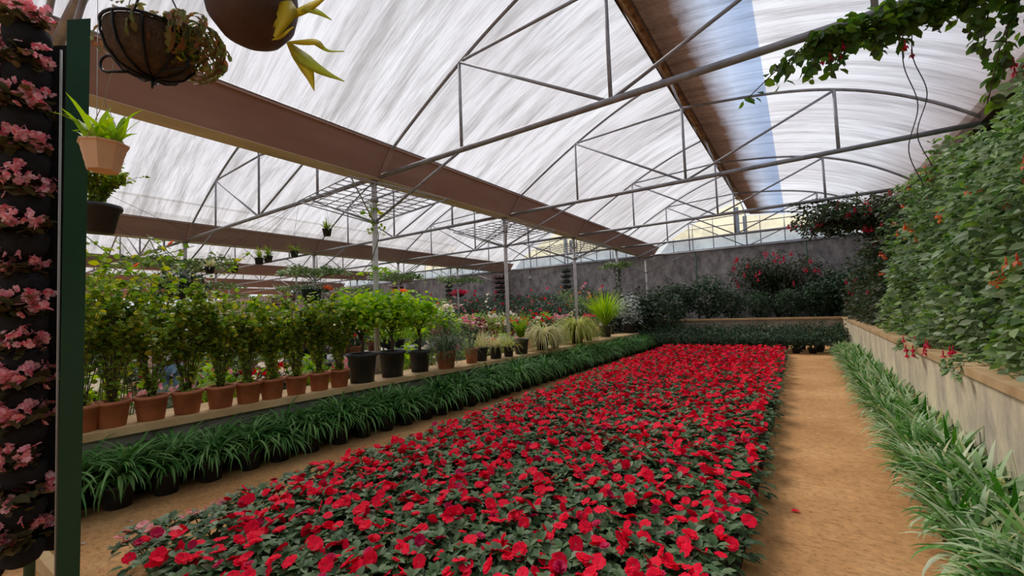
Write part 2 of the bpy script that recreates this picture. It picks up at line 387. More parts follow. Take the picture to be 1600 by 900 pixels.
def flower_mesh(r=.035, petals=5, cup=.25, ruff=.08, name='flower', mat=None, layers=1):
    mb = MB()
    for l in range(layers):
        rr = r*(1-.3*l)
        for k in range(petals):
            a = 2*PI*k/petals+rng.uniform(-.1, .1)+l*.6; c, s = math.cos(a), math.sin(a)
            w = .62
            prof = [(0, .05, 0), (-w*.8, .45, .2), (-w*.75, .85, .12), (-.22, 1.0, .02), (0, .90, .10), (.22, 1.0, .02), (w*.75, .85, .12), (w*.8, .45, .2), (0, .5, .06)]
            V = []
            for (x, y, z) in prof:
                z = z*cup*2+y*cup*.5*(1+l)+rng.uniform(-ruff, ruff)*y+l*.12+.03*k/petals
                V.append(((x*c-y*s)*rr, (x*s+y*c)*rr, z*rr))
            mb.add(V, [(0, 8, 1), (1, 8, 2), (2, 8, 3), (3, 8, 4), (4, 8, 5), (5, 8, 6), (6, 8, 7), (7, 8, 0)], 0, True)
    return mb

def ray_dir(px, py):
    return AX[2]+AX[0]*((px-800)/F_PX)-AX[1]*((py-450)/F_PX)
def at(px, py, depth):
    return Vector((0, 0, CAM_H))+ray_dir(px, py)*depth
def on(px, py, axis, val):
    d = ray_dir(px, py); o = Vector((0, 0, CAM_H)); return o+d*((val-o[axis])/d[axis])

# ================================================================== STRUCTURE
ROWS = [2.44, -6.10, -14.9, -23.6, -32.3, -41.0, -49.7, -58.4]
Y0, Y1 = -7.3, 21.3
TY = [-3.31+4*k for k in range(7)]
ZC = 4.0
mb = MB()
nx, ny = 60, 40
mb.add([(-70, -12, 0), (12, -12, 0), (12, 30, 0), (-70, 30, 0)], [(0, 1, 2, 3)])
tag(mb.build('floor', M['earth']), kind='structure', label='reddish brown earth floor of the greenhouse')

LA = [(.04, 4.10), (.25, 4.26), (.5, 4.42), (.95, 4.66), (1.22, 4.86), (2.07, 5.37), (2.61, 5.62), (3.2, 5.85), (4.18, 6.20)]
RA = [(4.41, 5.46), (4.9, 5.42), (5.6, 5.33), (6.15, 5.21), (6.8, 5.04), (7.55, 4.73), (8.1, 4.35), (8.50, 4.02)]
def smooth_curve(P, n=24):
    P = np.array(P, float); s = np.r_[0, np.cumsum(np.linalg.norm(np.diff(P, axis=0), axis=1))]
    # Catmull-Rom style interpolation on arc length
    t = np.linspace(0, s[-1], n); g = np.gradient(P, s, axis=0)
    i = np.clip(np.searchsorted(s, t, side='right')-1, 0, len(P)-2); h = (s[i+1]-s[i])[:, None]; u = ((t-s[i])[:, None])/h
    return (2*u**3-3*u**2+1)*P[i]+(u**3-2*u**2+u)*h*g[i]+(-2*u**3+3*u**2)*P[i+1]+(u**3-u**2)*h*g[i+1]
def fitted(P, n=24):
    P = np.array(P, float); k = np.polyfit(P[:, 0], P[:, 1], 3); u = np.linspace(P[0, 0], P[-1, 0], n); return np.stack([u, np.polyval(k, u)], 1)
def xz(P): return [(p[0], 0, p[1]) for p in P]
def truss_root():
    t = thing('roof_truss', '', 'roof truss')
    def part(n, pts, r):
        q = MB(); q.tube(pts, r, 8); return q.build(n, M['galv'], t)
    part('bottom_chord', [(0, 0, ZC), (8.54, 0, ZC)], .042)
    part('arch', xz(fitted(LA)), .026)
    part('arch', xz(fitted(RA)), .026)
    part('tie', [(2.07, 0, 5.36), (4.41, 0, 5.45)], .022)
    for a, b, r in [((2.07, 4), (2.07, 5.36), .024), ((4.41, 4), (4.41, 5.46), .026), ((6.8, 4), (6.8, 5.04), .026),
                    ((2.07, 5.36), (4.35, 4.02), .022), ((4.45, 4.02), (6.8, 5.03), .022), ((4.41, 5.46), (4.2, 6.18), .02)]:
        part('strut', [(a[0], 0, a[1]), (b[0], 0, b[1])], r)
    return t
TR = Proto(truss_root())
BAYN = ['the near bay over the red bed', 'the second bay', 'the third bay', 'the fourth bay', 'the fifth bay', 'the sixth bay', 'the farthest bay']
ORD = ['behind the viewer', 'nearest', 'second nearest', 'third', 'fourth', 'fifth', 'last']
for b in range(6):
    for k, y in enumerate(TY):
        if b == 0 and k == 0: continue
        w = ROWS[b]-ROWS[b+1]
        lab = f'galvanised roof truss in {BAYN[b]}, {ORD[k]}' if b < 2 else f'thin galvanised roof truss in {BAYN[b]}, {ORD[k]} in line'
        TR.put((ROWS[b+1], y, 0), 0, (w/8.54, 1, 1), lab, f'roof trusses of {BAYN[b]}')
# films
def sheet(P, name, mat, x0, off=.035):
    P = fitted(P, 24); q = MB(); ys = np.linspace(Y0, Y1, 15); V = []; n = len(P)
    for y in ys:
        for p in P: V.append((p[0]-x0, y, p[1]+off))
    F = [(j*n+i, j*n+i+1, (j+1)*n+i+1, (j+1)*n+i) for j in range(len(ys)-1) for i in range(n-1)]
    q.add(V, F, 0, True); return q.mesh(name, mat)
lf = sheet(LA[1:8]+[(4.2, 6.2)], 'ceiling', M['film'], 0)
rf = sheet([(4.55, 5.45)]+RA[1:]+[(8.58, 3.97)], 'ceiling', M['film_dirt'], 4.55)
for b in range(7):
    w = (ROWS[b]-ROWS[b+1])/8.54
    o = link_mesh('ceiling', lf, None, (ROWS[b+1], 0, 0), sc=(w, 1, 1)); tag(o, f'dusty white plastic film on the left slope of {BAYN[b]}', kind='structure')
    o = link_mesh('ceiling', rf, None, (ROWS[b+1]+4.55*w, 0, 0), sc=(w, 1, 1)); tag(o, f'silt stained plastic film on the right slope of {BAYN[b]}', kind='structure')
    # ridge flashing: a curled edge strip
    if b < 5:
        t = thing('ridge_flashing', f'rust stained edge strip along the ridge of {BAYN[b]}', 'flashing', (ROWS[b+1]+4.2*w, 0, 0))
        q = MB(); n = 40; ys = np.linspace(Y0, Y1, n)
        V = []
        for y in ys: V += [(-.10+.01*math.sin(y*5), y, 6.21), (-.02, y, 6.17+.012*math.sin(y*7)), (.07+.012*math.sin(y*9+1), y, 6.20)]
        F = []
        for j in range(n-1): F += [(3*j, 3*j+1, 3*j+4, 3*j+3), (3*j+1, 3*j+2, 3*j+5, 3*j+4)]
        q.add(V, F); q.build('strip', M['rust'], t)
        q = MB(); q.tube([(-.11, Y0, 6.2), (-.11, Y1, 6.2)], .016, 6); q.build('edge_rod', M['rust_dark'], t)
        q = MB(); q.tube([(.08, Y0, 6.2), (.08, Y1, 6.2)], .022, 6); q.build('edge_rod', M['rust_dark'], t)
# gutters
def gutter_meshes():
    a = MB()
    for s in (-1, 1):
        P = [(s*.15, 3.99), (s*.47, 4.44), (s*.53, 4.44), (s*.53, 4.41), (s*.49, 4.41), (s*.17, 3.96)]
        V = [(p[0], Y0, p[1]) for p in P]+[(p[0], Y1, p[1]) for p in P]; n = len(P)
        a.add(V, [(i, (i+1) % n, n+(i+1) % n, n+i) for i in range(n)]+[tuple(range(n)), tuple(range(n, 2*n))])
    c = MB(); c.box(-.17, .17, Y0, Y1, 3.955, 3.99)
    e = MB(); e.tube([(.53, Y0, 4.45), (.53, Y1, 4.45)], .014, 6); e.tube([(-.53, Y0, 4.45), (-.53, Y1, 4.45)], .014, 6)
    return a.mesh('side_sheet', M['gutter']), c.mesh('base_sheet', M['gutter_base']), e.mesh('rim', M['galv'])
ga, gb, ge = gutter_meshes()
jms = []
for s in (-1, 1):
    jm = MB(); jm.add([(s*.175, -.05, 3.96), (s*.5, -.05, 4.415), (s*.5, .05, 4.415), (s*.175, .05, 3.96), (s*.19, -.05, 3.955), (s*.515, -.05, 4.41), (s*.515, .05, 4.41), (s*.19, .05, 3.955)], [(0, 1, 2, 3), (4, 5, 6, 7), (0, 1, 5, 4), (3, 2, 6, 7)]); jms.append(jm.mesh('joint', M['gutter']))

for i, x in enumerate(ROWS[1:7]):
    t = thing('roof_gutter', ['wide brown rain gutter nearest the red bed', 'grey brown rain gutter over the second post row', 'rain gutter over the third post row', 'rain gutter over the fourth post row', 'distant rain gutter over the fifth post row', 'farthest rain gutter on the left'][i], 'gutter', (x, 0, 0), 0, 'rain gutters under the roof')
    link_mesh('side_sheet', ga, t); link_mesh('base_sheet', gb, t); link_mesh('rim', ge, t)
    if i < 2:
        for y in TY:
            for jm in jms: link_mesh('joint', jm, t, (0, y, 0))
# posts
pm = MB(); pm.tube([(0, 0, 0), (0, 0, 3.98)], .047, 12); pm = pm.mesh('tube', M['post'])
bm_ = {}
for s in (-1, 1):
    q = MB(); q.tube([(s*.03, 0, 3.22), (s*2.0, 0, 3.97)], .021, 8); bm_[s] = q.mesh('brace', M['galv'])
cm_ = MB(); cm_.lathe([(.05, -.03), (.07, -.03), (.07, .03), (.05, .03)], 14); cm_ = cm_.mesh('collar', M['galv'])
POSTN = ['hidden behind the tower of begonias', 'behind the big black pots', 'beside the bright green fern', 'beside the cascading grass', 'dark with climbing plants', 'farthest, by the back wall']
for ri, x in enumerate(ROWS[1:6]):
    for k, y in enumerate(TY[1:]):
        lab = f'grey steel roof post of the first row, {POSTN[k]}' if ri == 0 else f'grey steel roof post in the {["", "second", "third", "fourth", "fifth"][ri]} row from the bed, {ORD[k+1]} along it'
        t = thing('support_post', lab, 'post', (x, y, 0), 0, 'roof posts')
        link_mesh('tube', pm, t)
        for s in (-1, 1): link_mesh('brace', bm_[s], t)
        link_mesh('collar', cm_, t, (0, 0, 3.22)); link_mesh('collar', cm_, t, (0, 0, 3.92))
# square wire grids round the posts
def grid_mesh(n=9, w=1.86):
    q = MB()
    for i in range(n):
        a = -w/2+w*i/(n-1)
        q.tube([(a, -w/2, 0), (a, w/2, 0)], .0085, 5, 0); q.tube([(-w/2, a, .012), (w/2, a, .012)], .0085, 5, 0)
    return q
gm = grid_mesh().mesh('wire_grid', M['galv'])
sg = MB()
for sx_ in (-1, 1):
    for sy_ in (-1, 1): sg.tube([(.03*sx_, .03*sy_, -.42), (.9*sx_, .9*sy_, -.01)], .012, 5)
gs = {}
for k, (sx_, sy_) in enumerate(((-1, -1), (-1, 1), (1, -1), (1, 1))):
    q = MB(); q.tube([(.035*sx_, .035*sy_, -.40), (.9*sx_, .9*sy_, -.01)], .011, 5); gs[k] = q.mesh('arm', M['galv'])
def post_grid(x, y, lab, rz=-.12):
    t = thing('plant_grid', lab, 'wire grid', (x, y, 3.60), rz, 'square wire grids round the posts')
    link_mesh('wire_grid', gm, t)
    for k in range(4): link_mesh('arm', gs[k], t)
    link_mesh('collar', cm_, t, (0, 0, .0)); return t
post_grid(ROWS[1], TY[2], 'bare square wire grid round the nearest post, under the brown gutter')
post_grid(ROWS[1], TY[3], 'bare square wire grid round the second post of the first row')
post_grid(ROWS[1], TY[4], 'bare square wire grid round the third post of the first row', -.05)
# plants grown over the grids farther off
q = MB(); sm_ = MB()
def flat_plate(n):
    a = rng.uniform(0, 2*PI, n); r = np.sqrt(rng.uniform(0, 1, n))*(1.05+.22*np.sin(3*a)+.1*np.sin(7*a)); return np.stack([r*np.cos(a), r*np.sin(a), rng.normal(0, .05, n)+.09*np.sin(a*4)*r], 1)
cloud(q, flat_plate, 900, .15, .35, LEAF_S, droop=.1)
for a in np.linspace(0, 2*PI, 7)[:-1]: sm_.tube([(.04*math.cos(a), .04*math.sin(a), -.35), (.5*math.cos(a), .5*math.sin(a), -.12), (1.0*math.cos(a), 1.0*math.sin(a), .0)], .012, 5)
pl = thing('trained_climber', '', 'climbing plant'); q.build('foliage', L['climber'], pl); sm_.build('stem', M['stem'], pl)
PL = Proto(pl)
for ri in (1, 2, 3):
    for k in range(1, 6):
        y = TY[k]+(.0 if ri else 0)
        if k > 5: continue
        PL.put((ROWS[ri+1], TY[k+0] if k else 0, 3.32), rng.uniform(0, 6), rng.uniform(.9, 1.15), f'flat umbrella shaped climber on the {["", "second", "third", "fourth"][ri]} row of posts, {ORD[k]} along', 'umbrella shaped climbers on the posts')
PL.put((ROWS[1], TY[5], 3.30), .5, (.62, .62, .8), 'small umbrella shaped climber on the dark post near the back wall', 'umbrella shaped climbers on the posts')
# epiphyte covered trunk of that post
q = MB(); cloud(q, lambda n: np.stack([rng.normal(0, .09, n), rng.normal(0, .09, n), rng.uniform(1.2, 3.2, n)], 1), 420, .12, .3, LEAF_S, droop=.3)
t = thing('post_vine', 'dark vine wound up the post near the back wall', 'vine', (ROWS[1], TY[5], 0)); q.build('foliage', L['dark'], t)
v = MB(); v.tube([(.07*math.cos(s*2.2), .07*math.sin(s*2.2), .2+s*.3) for s in np.linspace(0, 10, 60)], .014, 5); v.build('stem', M['stem'], t)
# little vine on the first post
q = MB(); cloud(q, lambda n: np.stack([rng.normal(0, .10, n), rng.normal(0, .08, n), rng.uniform(3.0, 3.55, n)], 1), 60, .10, .45, LEAF, droop=.4)
q2 = MB(); cloud(q2, lambda n: np.stack([rng.uniform(-.35, .45, n), rng.normal(0, .05, n), rng.uniform(2.28, 2.40, n)], 1), 40, .14, .25, LEAF, droop=.1)
t = thing('post_vine', 'young green vine climbing the nearest post', 'vine', (ROWS[1], TY[2], 0)); q.build('foliage', L['shrub'], t); q2.build('lower_foliage', L['bright'], t)
v = MB(); v.tube([(.06*math.cos(s*1.7), .06*math.sin(s*1.7), .9+s*.26) for s in np.linspace(0, 10, 60)], .007, 5); v.build('stem', M['gstem'], t)

# back wall, gable
mb = MB(); mb.box(-64, 9, 21.45, 21.7, 0, 4.12); tag(mb.build('wall_back', M['backwall']), 'stained dark concrete wall across the far end', kind='structure')
mb = MB(); mb.box(-64, -63.8, Y0, 21.45, 0, 3.0); tag(mb.build('wall_left', M['grey_plaster']), 'low grey wall far away on the left', kind='structure')
def gable(b):
    x0 = ROWS[b+1]; w = (ROWS[b]-x0)/8.54
    A = fitted(LA, 16); B = fitted(RA, 16)
    lo = MB(); zb = 4.72
    lo.add([(x0+.5*w, 21.4, 4.12), (x0+8.3*w, 21.4, 4.12), (x0+7.55*w, 21.4, zb), (x0+1.05*w, 21.4, zb)], [(0, 1, 2, 3)])
    tag(lo.build('wall_gable_band', M['gable_low']), f'blue grey panel low in the end gable of {BAYN[b]}', kind='structure')
    hi = MB(); top = [p for p in A if p[1] > zb]+[p for p in B if p[1] > zb]
    V = [(x0+1.05*w, 21.4, zb)]+[(x0+p[0]*w, 21.4, p[1]) for p in top]+[(x0+7.55*w, 21.4, zb)]
    hi.add(V, [tuple(range(len(V)))]); tag(hi.build('wall_gable', M['gable']), f'pale yellow film in the end gable of {BAYN[b]}', kind='structure')
    t = thing('gable_frame', f'pale tube frame in the end gable of {BAYN[b]}', 'frame', (x0, 21.34, 0))
    for u in (1.2, 2.1, 3.0, 3.9, 4.9, 5.8, 6.7, 7.4):
        zt = np.interp(u, A[:, 0], A[:, 1]) if u < 4.2 else np.interp(u, B[:, 0], B[:, 1])
        q = MB(); q.tube([(u*w, 0, 4.14), (u*w, 0, zt)], .02, 6); q.build('upright', M['galv'], t)
    for z, a, c in ((4.14, .3, 8.3), (4.72, 1.1, 7.5), (5.15, 1.8, 6.3)):
        q = MB(); q.tube([(a*w, 0, z), (c*w, 0, z)], .022, 6); q.build('rail', M['galv'], t)
    for u in (3.95, 4.25):
        q = MB(); q.box(u*w, (u+.16)*w, -.03, .0, 4.72, 5.9 if u < 4.2 else 5.45); q.build('panel_strip', M['blue_panel'], t)
for b in range(5): gable(b)
# end beam on the wall
for b in range(3):
    t = MB(); t.tube([(ROWS[b+1], 21.3, 4.08), (ROWS[b], 21.3, 4.08)], .035, 8)
    tag(t.build('wall_beam', M['post']), f'white tube on top of the back wall, {BAYN[b]}', 'beam')
# right: green frame and shade net above the planter
mb = MB(); mb.add([(2.62, Y0, .9), (2.62, 21.4, .9), (2.62, 21.4, 4.0), (2.62, Y0, 4.0)], [(0, 1, 2, 3)])
tag(mb.build('wall_right_net', M['net']), 'dark green shade net behind the climbers on the right', kind='structure')
for k, y in enumerate(np.arange(.69, 21, 4)):
    t = thing('net_frame', f'green steel frame holding the shade net, {["nearest bay", "second bay", "third bay", "fourth bay", "fifth bay", "last bay"][k]}', 'frame', (2.5, y, 0), 0, 'green frames of the shade net')
    for dy in (-.05, .07):
        q = MB(); q.tube([(0, dy, 0), (0, dy, 3.98)], .028, 8); q.build('upright', M['net_green'], t)
    for z in (3.98, 3.62, 3.3):
        q = MB(); q.tube([(.03, 0, z), (.03, 4.0, z)], .028 if z > 3.9 else .016, 8); q.build('rail', M['net_green'], t)
mb = MB(); mb.box(2.3, 2.62, Y0, Y1, 4.0, 4.30); tag(mb.build('trim_1', M['rust_dark']), 'dark edge gutter along the right side of the roof', kind='structure')

# planter walls
def strip_wall(name, pts_front, thick, z0, z1, mat, label, side=1):
    q = MB(); P = np.array(pts_front, float); n = len(P)
    V = [(p[0], p[1], z) for p in P for z in (z0, z1)]+[(p[0]+side*thick, p[1], z) for p in P for z in (z0, z1)]
    F = []
    for i in range(n-1):
        a = 2*i; b = 2*n+2*i
        F += [(a, a+2, a+3, a+1), (b, b+1, b+3, b+2), (a+1, a+3, b+3, b+1), (a, b, b+2, a+2)]
    F += [(0, 1, 2*n+1, 2*n), (2*n-2, 4*n-2, 4*n-1, 2*n-1)]
    q.add(V, F); o = q.build(name, mat); tag(o, label, kind='structure'); return o
def xr(y): return float(np.interp(y, [-2, 3, 18], [1.05, 1.10, 1.20]))
ys = [-2, 3, 8, 13, 18.0]
strip_wall('wall_right', [(xr(y), y) for y in ys], .16, 0, .90, M['plaster'], 'beige plastered planter wall on the right')
strip_wall('trim_2', [(xr(y)-.035, y) for y in ys], .26, .90, .965, M['cap'], 'ochre coping on the planter wall on the right')
mb = MB(); mb.box(-5.6, 1.36, 18.0, 18.16, 0, .90); tag(mb.build('wall_cross', M['grey_plaster']), 'dark planter wall across the end of the path', kind='structure')
mb = MB(); mb.box(-5.6, 1.40, 17.95, 18.2, .90, .965); tag(mb.build('trim_3', M['cap']), 'coping of the planter wall across the end of the path', kind='structure')
mb = MB(); mb.add([(xr(-2)+.16, -2, .84), (2.6, -2, .84), (2.6, 21.4, .84), (1.3, 21.4, .84), (xr(18)+.16, 18, .84)], [(0, 1, 2, 3, 4)])
mb.add([(-5.6, 18.16, .84), (1.3, 18.16, .84), (1.3, 21.4, .84), (-5.6, 21.4, .84)], [(0, 1, 2, 3)])
tag(mb.build('floor_planter_soil', M['soil']), 'dark soil in the raised planter', kind='structure')
def xl(y): return float(np.interp(y, [-1, 1, 6, 16], [-5.46, -5.40, -5.12, -4.98]))
ys = [-1, 1, 3.5, 6, 11, 15.6]
strip_wall('wall_ledge', [(xl(y)-.05, y) for y in ys], .60, 0, .50, M['grey_plaster'], 'low grey cement wall under the row of pots', -1)
strip_wall('trim_4', [(xl(y), y) for y in ys], .72, .50, .57, M['cap'], 'brown ledge on which the row of pots stands', -1)
# curb at the lower left
k0, k1 = on(40, 856, 2, 0), on(100, 925, 2, 0); kd = (k1-k0).normalized(); kn = Vector((-kd.y, kd.x, 0))*.028
mb = MB(); mb.add([tuple(p+s*kn+Vector((0, 0, z))) for z in (0, .09) for p, s in ((k0-kd*.5, -1), (k1+kd*.4, -1), (k1+kd*.4, 1), (k0-kd*.5, 1))], [(0, 3, 2, 1), (4, 5, 6, 7), (0, 1, 5, 4), (1, 2, 6, 5), (2, 3, 7, 6), (3, 0, 4, 7)])
tag(mb.build('trim_5', M['cap']), 'small concrete curb at the foot of the green post', kind='structure')
LZ = .57

# ================================================================== RED BED
def impatiens_foliage(seed, nros=13, full=True):
    q = MB(); P = []; D = []; N = []; Ls = []
    for i in range(nros):
        a = rng.uniform(0, 2*PI); r = .165*math.sqrt((i+.5)/nros); a = i*2.4
        c = np.array([r*math.cos(a), r*math.sin(a), .245-1.6*r*r+rng.uniform(-.03, .02)])
        nl = 8 if full else 5
        for k in range(nl):
            b = 2*PI*k/nl+rng.uniform(-.3, .3); el = rng.uniform(-.15, .75)
            P.append(c); D.append((math.cos(b)*math.cos(el)+.5*r*math.cos(a), math.sin(b)*math.cos(el)+.5*r*math.sin(a), math.sin(el))); N.append((-math.cos(b)*math.sin(el), -math.sin(b)*math.sin(el), math.cos(el)+.2)); Ls.append(rng.uniform(.045, .075))
    # lower skirt of leaves down to the soil
    for k in range(26 if full else 12):
        b = rng.uniform(0, 2*PI); r = rng.uniform(.10, .17)
        P.append((r*math.cos(b), r*math.sin(b), rng.uniform(.04, .16))); D.append((math.cos(b), math.sin(b), rng.uniform(-.5, .3))); N.append((0, 0, 1)); Ls.append(rng.uniform(.05, .08))
    leaves(q, P, D, np.array(N), np.array(Ls)*1.1, .36, LEAF if full else LEAF_S)
    s = MB()
    for k in range(7):
        b = 2*PI*k/7; s.tube([(.01*math.cos(b), .01*math.sin(b), 0), (.06*math.cos(b), .06*math.sin(b), .12), (.11*math.cos(b), .11*math.sin(b), .2)], .005, 4)
    return q, s
FOL = []
for i in range(6):
    a, b = impatiens_foliage(i); FOL.append((a.mesh('foliage', L['impatiens']), b.mesh('stem', M['gstem'])))
FLW = [flower_mesh(.036, 5, .22, .12, layers=1+(i % 2)).mesh('flower', L['red']) for i in range(4)]
FLC = [flower_mesh(.030, 5, .55, .12, layers=2).mesh('flower', L['crimson']) for i in range(1)]
FLP = [flower_mesh(.030, 5, .25, .12, layers=2).mesh('flower', L['pale'])]
def flower_spots(n):
    out = []
    for i in range(n):
        a = rng.uniform(0, 2*PI); r = .165*math.sqrt(rng.uniform(.0, 1)); z = .275-1.5*r*r+rng.uniform(-.01, .03)
        out.append(((r*math.cos(a), r*math.sin(a), z), (rng.normal(0, .45)+.2*math.sin(a), rng.normal(0, .45)-.1, rng.uniform(0, 6)), rng.uniform(.75, 1.25)))
    return out
BX0, BX1, BY0, BY1 = -3.62, -.32, .95, 14.2
cells = []
ny_ = int((BY1-BY0)/.262); nx_ = 12
for j in range(ny_+1):
    for i in range(nx_):
        x = BX0+.14+(BX1-BX0-.28)*(i+(.25 if j % 2 else -.0))/(nx_-.75)+rng.normal(0, .018); y = BY0+j*.262+rng.normal(0, .018)
        cells.append((x, y))
cells.sort(key=lambda c: math.hypot(c[0], c[1]))
NEARN, MIDN = 150, 300
for idx, (x, y) in enumerate(cells[:MIDN]):
    near = idx < NEARN
    edge = 'along the right edge' if x > BX1-.3 else ('along the left edge' if x < BX0+.3 else 'in the middle')
    dist = 'in the front' if y < 3 else ('in the nearer half' if y < 6 else 'in the farther half')
    pink = (x < BX0+.35 and y < 1.45)
    t = thing('impatiens', 'pale pink impatiens at the near left corner of the red bed' if pink else f'red flowered impatiens {edge} {dist} of the long bed', 'flower plant', (x, y, 0), rng.uniform(0, 6), 'impatiens of the long red bed')
    fm, st = FOL[idx % 6]; sc = rng.uniform(.95, 1.12)
    link_mesh('foliage', fm, t, sc=(sc, sc, rng.uniform(.92, 1.1)))
    if near: link_mesh('stem', st, t)
    for (p, r, s) in flower_spots(9 if near else 9):
        me = FLP[0] if pink else (FLC[0] if rng.random() < .09 else FLW[rng.integers(4)])
        link_mesh('flower', me, t, p, r, s)
# the rest of the bed: beyond the nearest three hundred plants
rest = MB(); rf_ = MB()
fo = [impatiens_foliage(9, 10, False)[0] for _ in range(4)]
fl = [flower_mesh(.038, 5, .2, .1) for _ in range(3)]
def append_mesh(dst, src, mat, mi=0):
    V = np.concatenate(src.v); V4 = np.c_[V, np.ones(len(V))]@np.array(mat).T
    dst.add(V4[:, :3], src.f, mi, True)
from mathutils import Euler
for (x, y) in cells[MIDN:]:
    append_mesh(rest, fo[rng.integers(4)], Matrix.Translation((x, y, 0))@Matrix.Rotation(rng.uniform(0, 6), 4, 'Z'))
    for (p, r, s) in flower_spots(9):
        append_mesh(rest, fl[rng.integers(3)], Matrix.Translation((x+p[0], y+p[1], p[2]+.01))@Euler(r).to_matrix().to_4x4()@Matrix.Scale(s, 4), 1 if rng.random() > .06 else 2)
o = rest.build('impatiens_bed', [L['impatiens'], L['red'], L['crimson']]); tag(o, 'far end of the red impatiens bed beyond the nearer plants', 'flower bed', kind='stuff')
mb = MB(); mb.box(BX0+.05, BX1-.05, BY0, BY1+.05, 0, .03); tag(mb.build('floor_bed_soil', M['soil']), 'dark soil under the red bed', kind='structure')

# ================================================================== STRAP LEAF ROWS
def strap_plant(matl, n, Lr, wd, upright, pot=True, rp=.125, hp=.2):
    q = MB(); a = rng.uniform(0, 2*PI, n); r = rng.uniform(0, .05, n)
    P = np.stack([r*np.cos(a), r*np.sin(a), np.full(n, hp-.02)], 1)
    el = rng.uniform(.75, 1.5, n); bend = rng.uniform(1.4, 2.7, n) if not upright else rng.uniform(.6, 2.3, n)
    blades(q, P, a+rng.normal(0, .4, n), el, bend, rng.uniform(*Lr, n), rng.uniform(wd*.7, wd*1.2, n), 7)
    p = pot_mesh(rp, rp*.75, hp)
    return q.mesh('foliage', matl), p.mesh('pot', M['blackpot'])
soil_s = soil_mesh(.11, .17).mesh('soil', M['soil'])
LIR = [strap_plant(L['liriope'], 150, (.34, .58), .028, False, rp=.115, hp=.2) for _ in range(5)]
def liriope(x, y, lab, grp, var, sc=1.0):
    t = thing('strap_leaf_plant', lab, 'potted plant', (x, y, 0), rng.uniform(0, 6), grp)
    link_mesh('foliage', var[0], t, sc=(sc, sc, sc*rng.uniform(.9, 1.15))); link_mesh('pot', var[1], t); link_mesh('soil', soil_s, t)
def xp(y): return float(np.interp(y, [0, 2, 5, 15], [-4.84, -4.74, -4.50, -4.38]))
k = 0
for y in np.arange(.75, 15.2, .335):
    where = 'near the green post' if y < 2 else ('below the terracotta pots' if y < 3.6 else ('below the big black pots' if y < 5.6 else ('below the cascading grasses' if y < 10.5 else 'near the far end')))
    liriope(xp(y)-.13, y+rng.normal(0, .02), f'dark strap-leaf plant, front row by the left path, {where}', 'strap-leaf plants in the front row along the left path', LIR[k % 5], rng.uniform(.9, 1.1)); k += 1
    liriope(xp(y)-.40, y+.16, f'dark strap-leaf plant against the ledge wall, {where}', 'strap-leaf plants in the back row against the ledge', LIR[(k+2) % 5], rng.uniform(.95, 1.15))
GRS = [strap_plant(L['grass'], 105, (.24, .48), .038, True, rp=.09, hp=.13) for _ in range(5)]
soil_g = soil_mesh(.088, .11).mesh('soil', M['soil'])
for y in np.arange(2.0, 14.6, .25):
    where = 'bottom right corner' if y < 3.6 else ('nearer part' if y < 6 else ('middle part' if y < 10 else 'far end'))
    for s, (dx, nm) in enumerate(((-.36, 'on the path side'), (-.15, 'against the wall'))):
        t = thing('striped_leaf_plant', f'striped long-leaved plant {nm} of the right border, {where}', 'potted plant', (xr(y)+dx+.02+rng.normal(0, .02)+(0.03 if y > 9 else 0), y+s*.12+rng.normal(0, .02), 0), rng.uniform(0, 6), f'striped long-leaved plants {nm} of the right border')
        v = GRS[(k+s) % 5]; k += 1; sc = rng.uniform(.85, 1.12)
        link_mesh('foliage', v[0], t, sc=sc*(1.0 if s else .92)); link_mesh('pot', v[1], t); link_mesh('soil', soil_g, t)

# ================================================================== POTS ON THE LEDGE
tp = pot_mesh(.150, .108, .25, .014, 32, .035).mesh('pot', M['terracotta']); ts = soil_mesh(.13, .215).mesh('soil', M['soil'])
TERN = ['half hidden behind the green post', 'next to the green post', 'second clear of the green post', 'third clear of the green post', 'fourth clear of the green post', 'fifth clear of the green post', 'sixth clear of the green post', 'fourth from the big black pots', 'third from the big black pots', 'last before the big black pots']
for i, px in enumerate([128, 175, 237, 293, 345, 388, 425, 463, 499, 530]):
    p = on(px, 640-.14*px, 0, -5.62+.02*i); x = xl(p.y)-.21; p = on(px, 640-.14*px, 0, x)
    small = 1.0 if i < 7 else .97
    t = thing('potted_shrub', f'straggly shrub in a terracotta pot, {TERN[i]}', 'potted shrub', (x, p.y, LZ), rng.uniform(0, 6), 'terracotta pots on the ledge')
    link_mesh('pot', tp, t, sc=small); link_mesh('soil', ts, t, sc=small)
    hh = [1.2, 1.15, 1.05, 1.0, 1.0, .98, .95, .95, .95, .9][i]
    sm, lm = shrub_meshes(hh*1.22, .55, 18, 1900, .056, None, .62, .2, .04, leafrnd=.8, stem_r=.005, lean=2.6)
    sm.build('stem', M['stem'], t); lm.build('foliage', L['shrub'], t)
bp = pot_mesh(.225, .170, .43, .02, 36, .05).mesh('pot', M['blackpot']); bs = soil_mesh(.20, .385).mesh('soil', M['soil'])
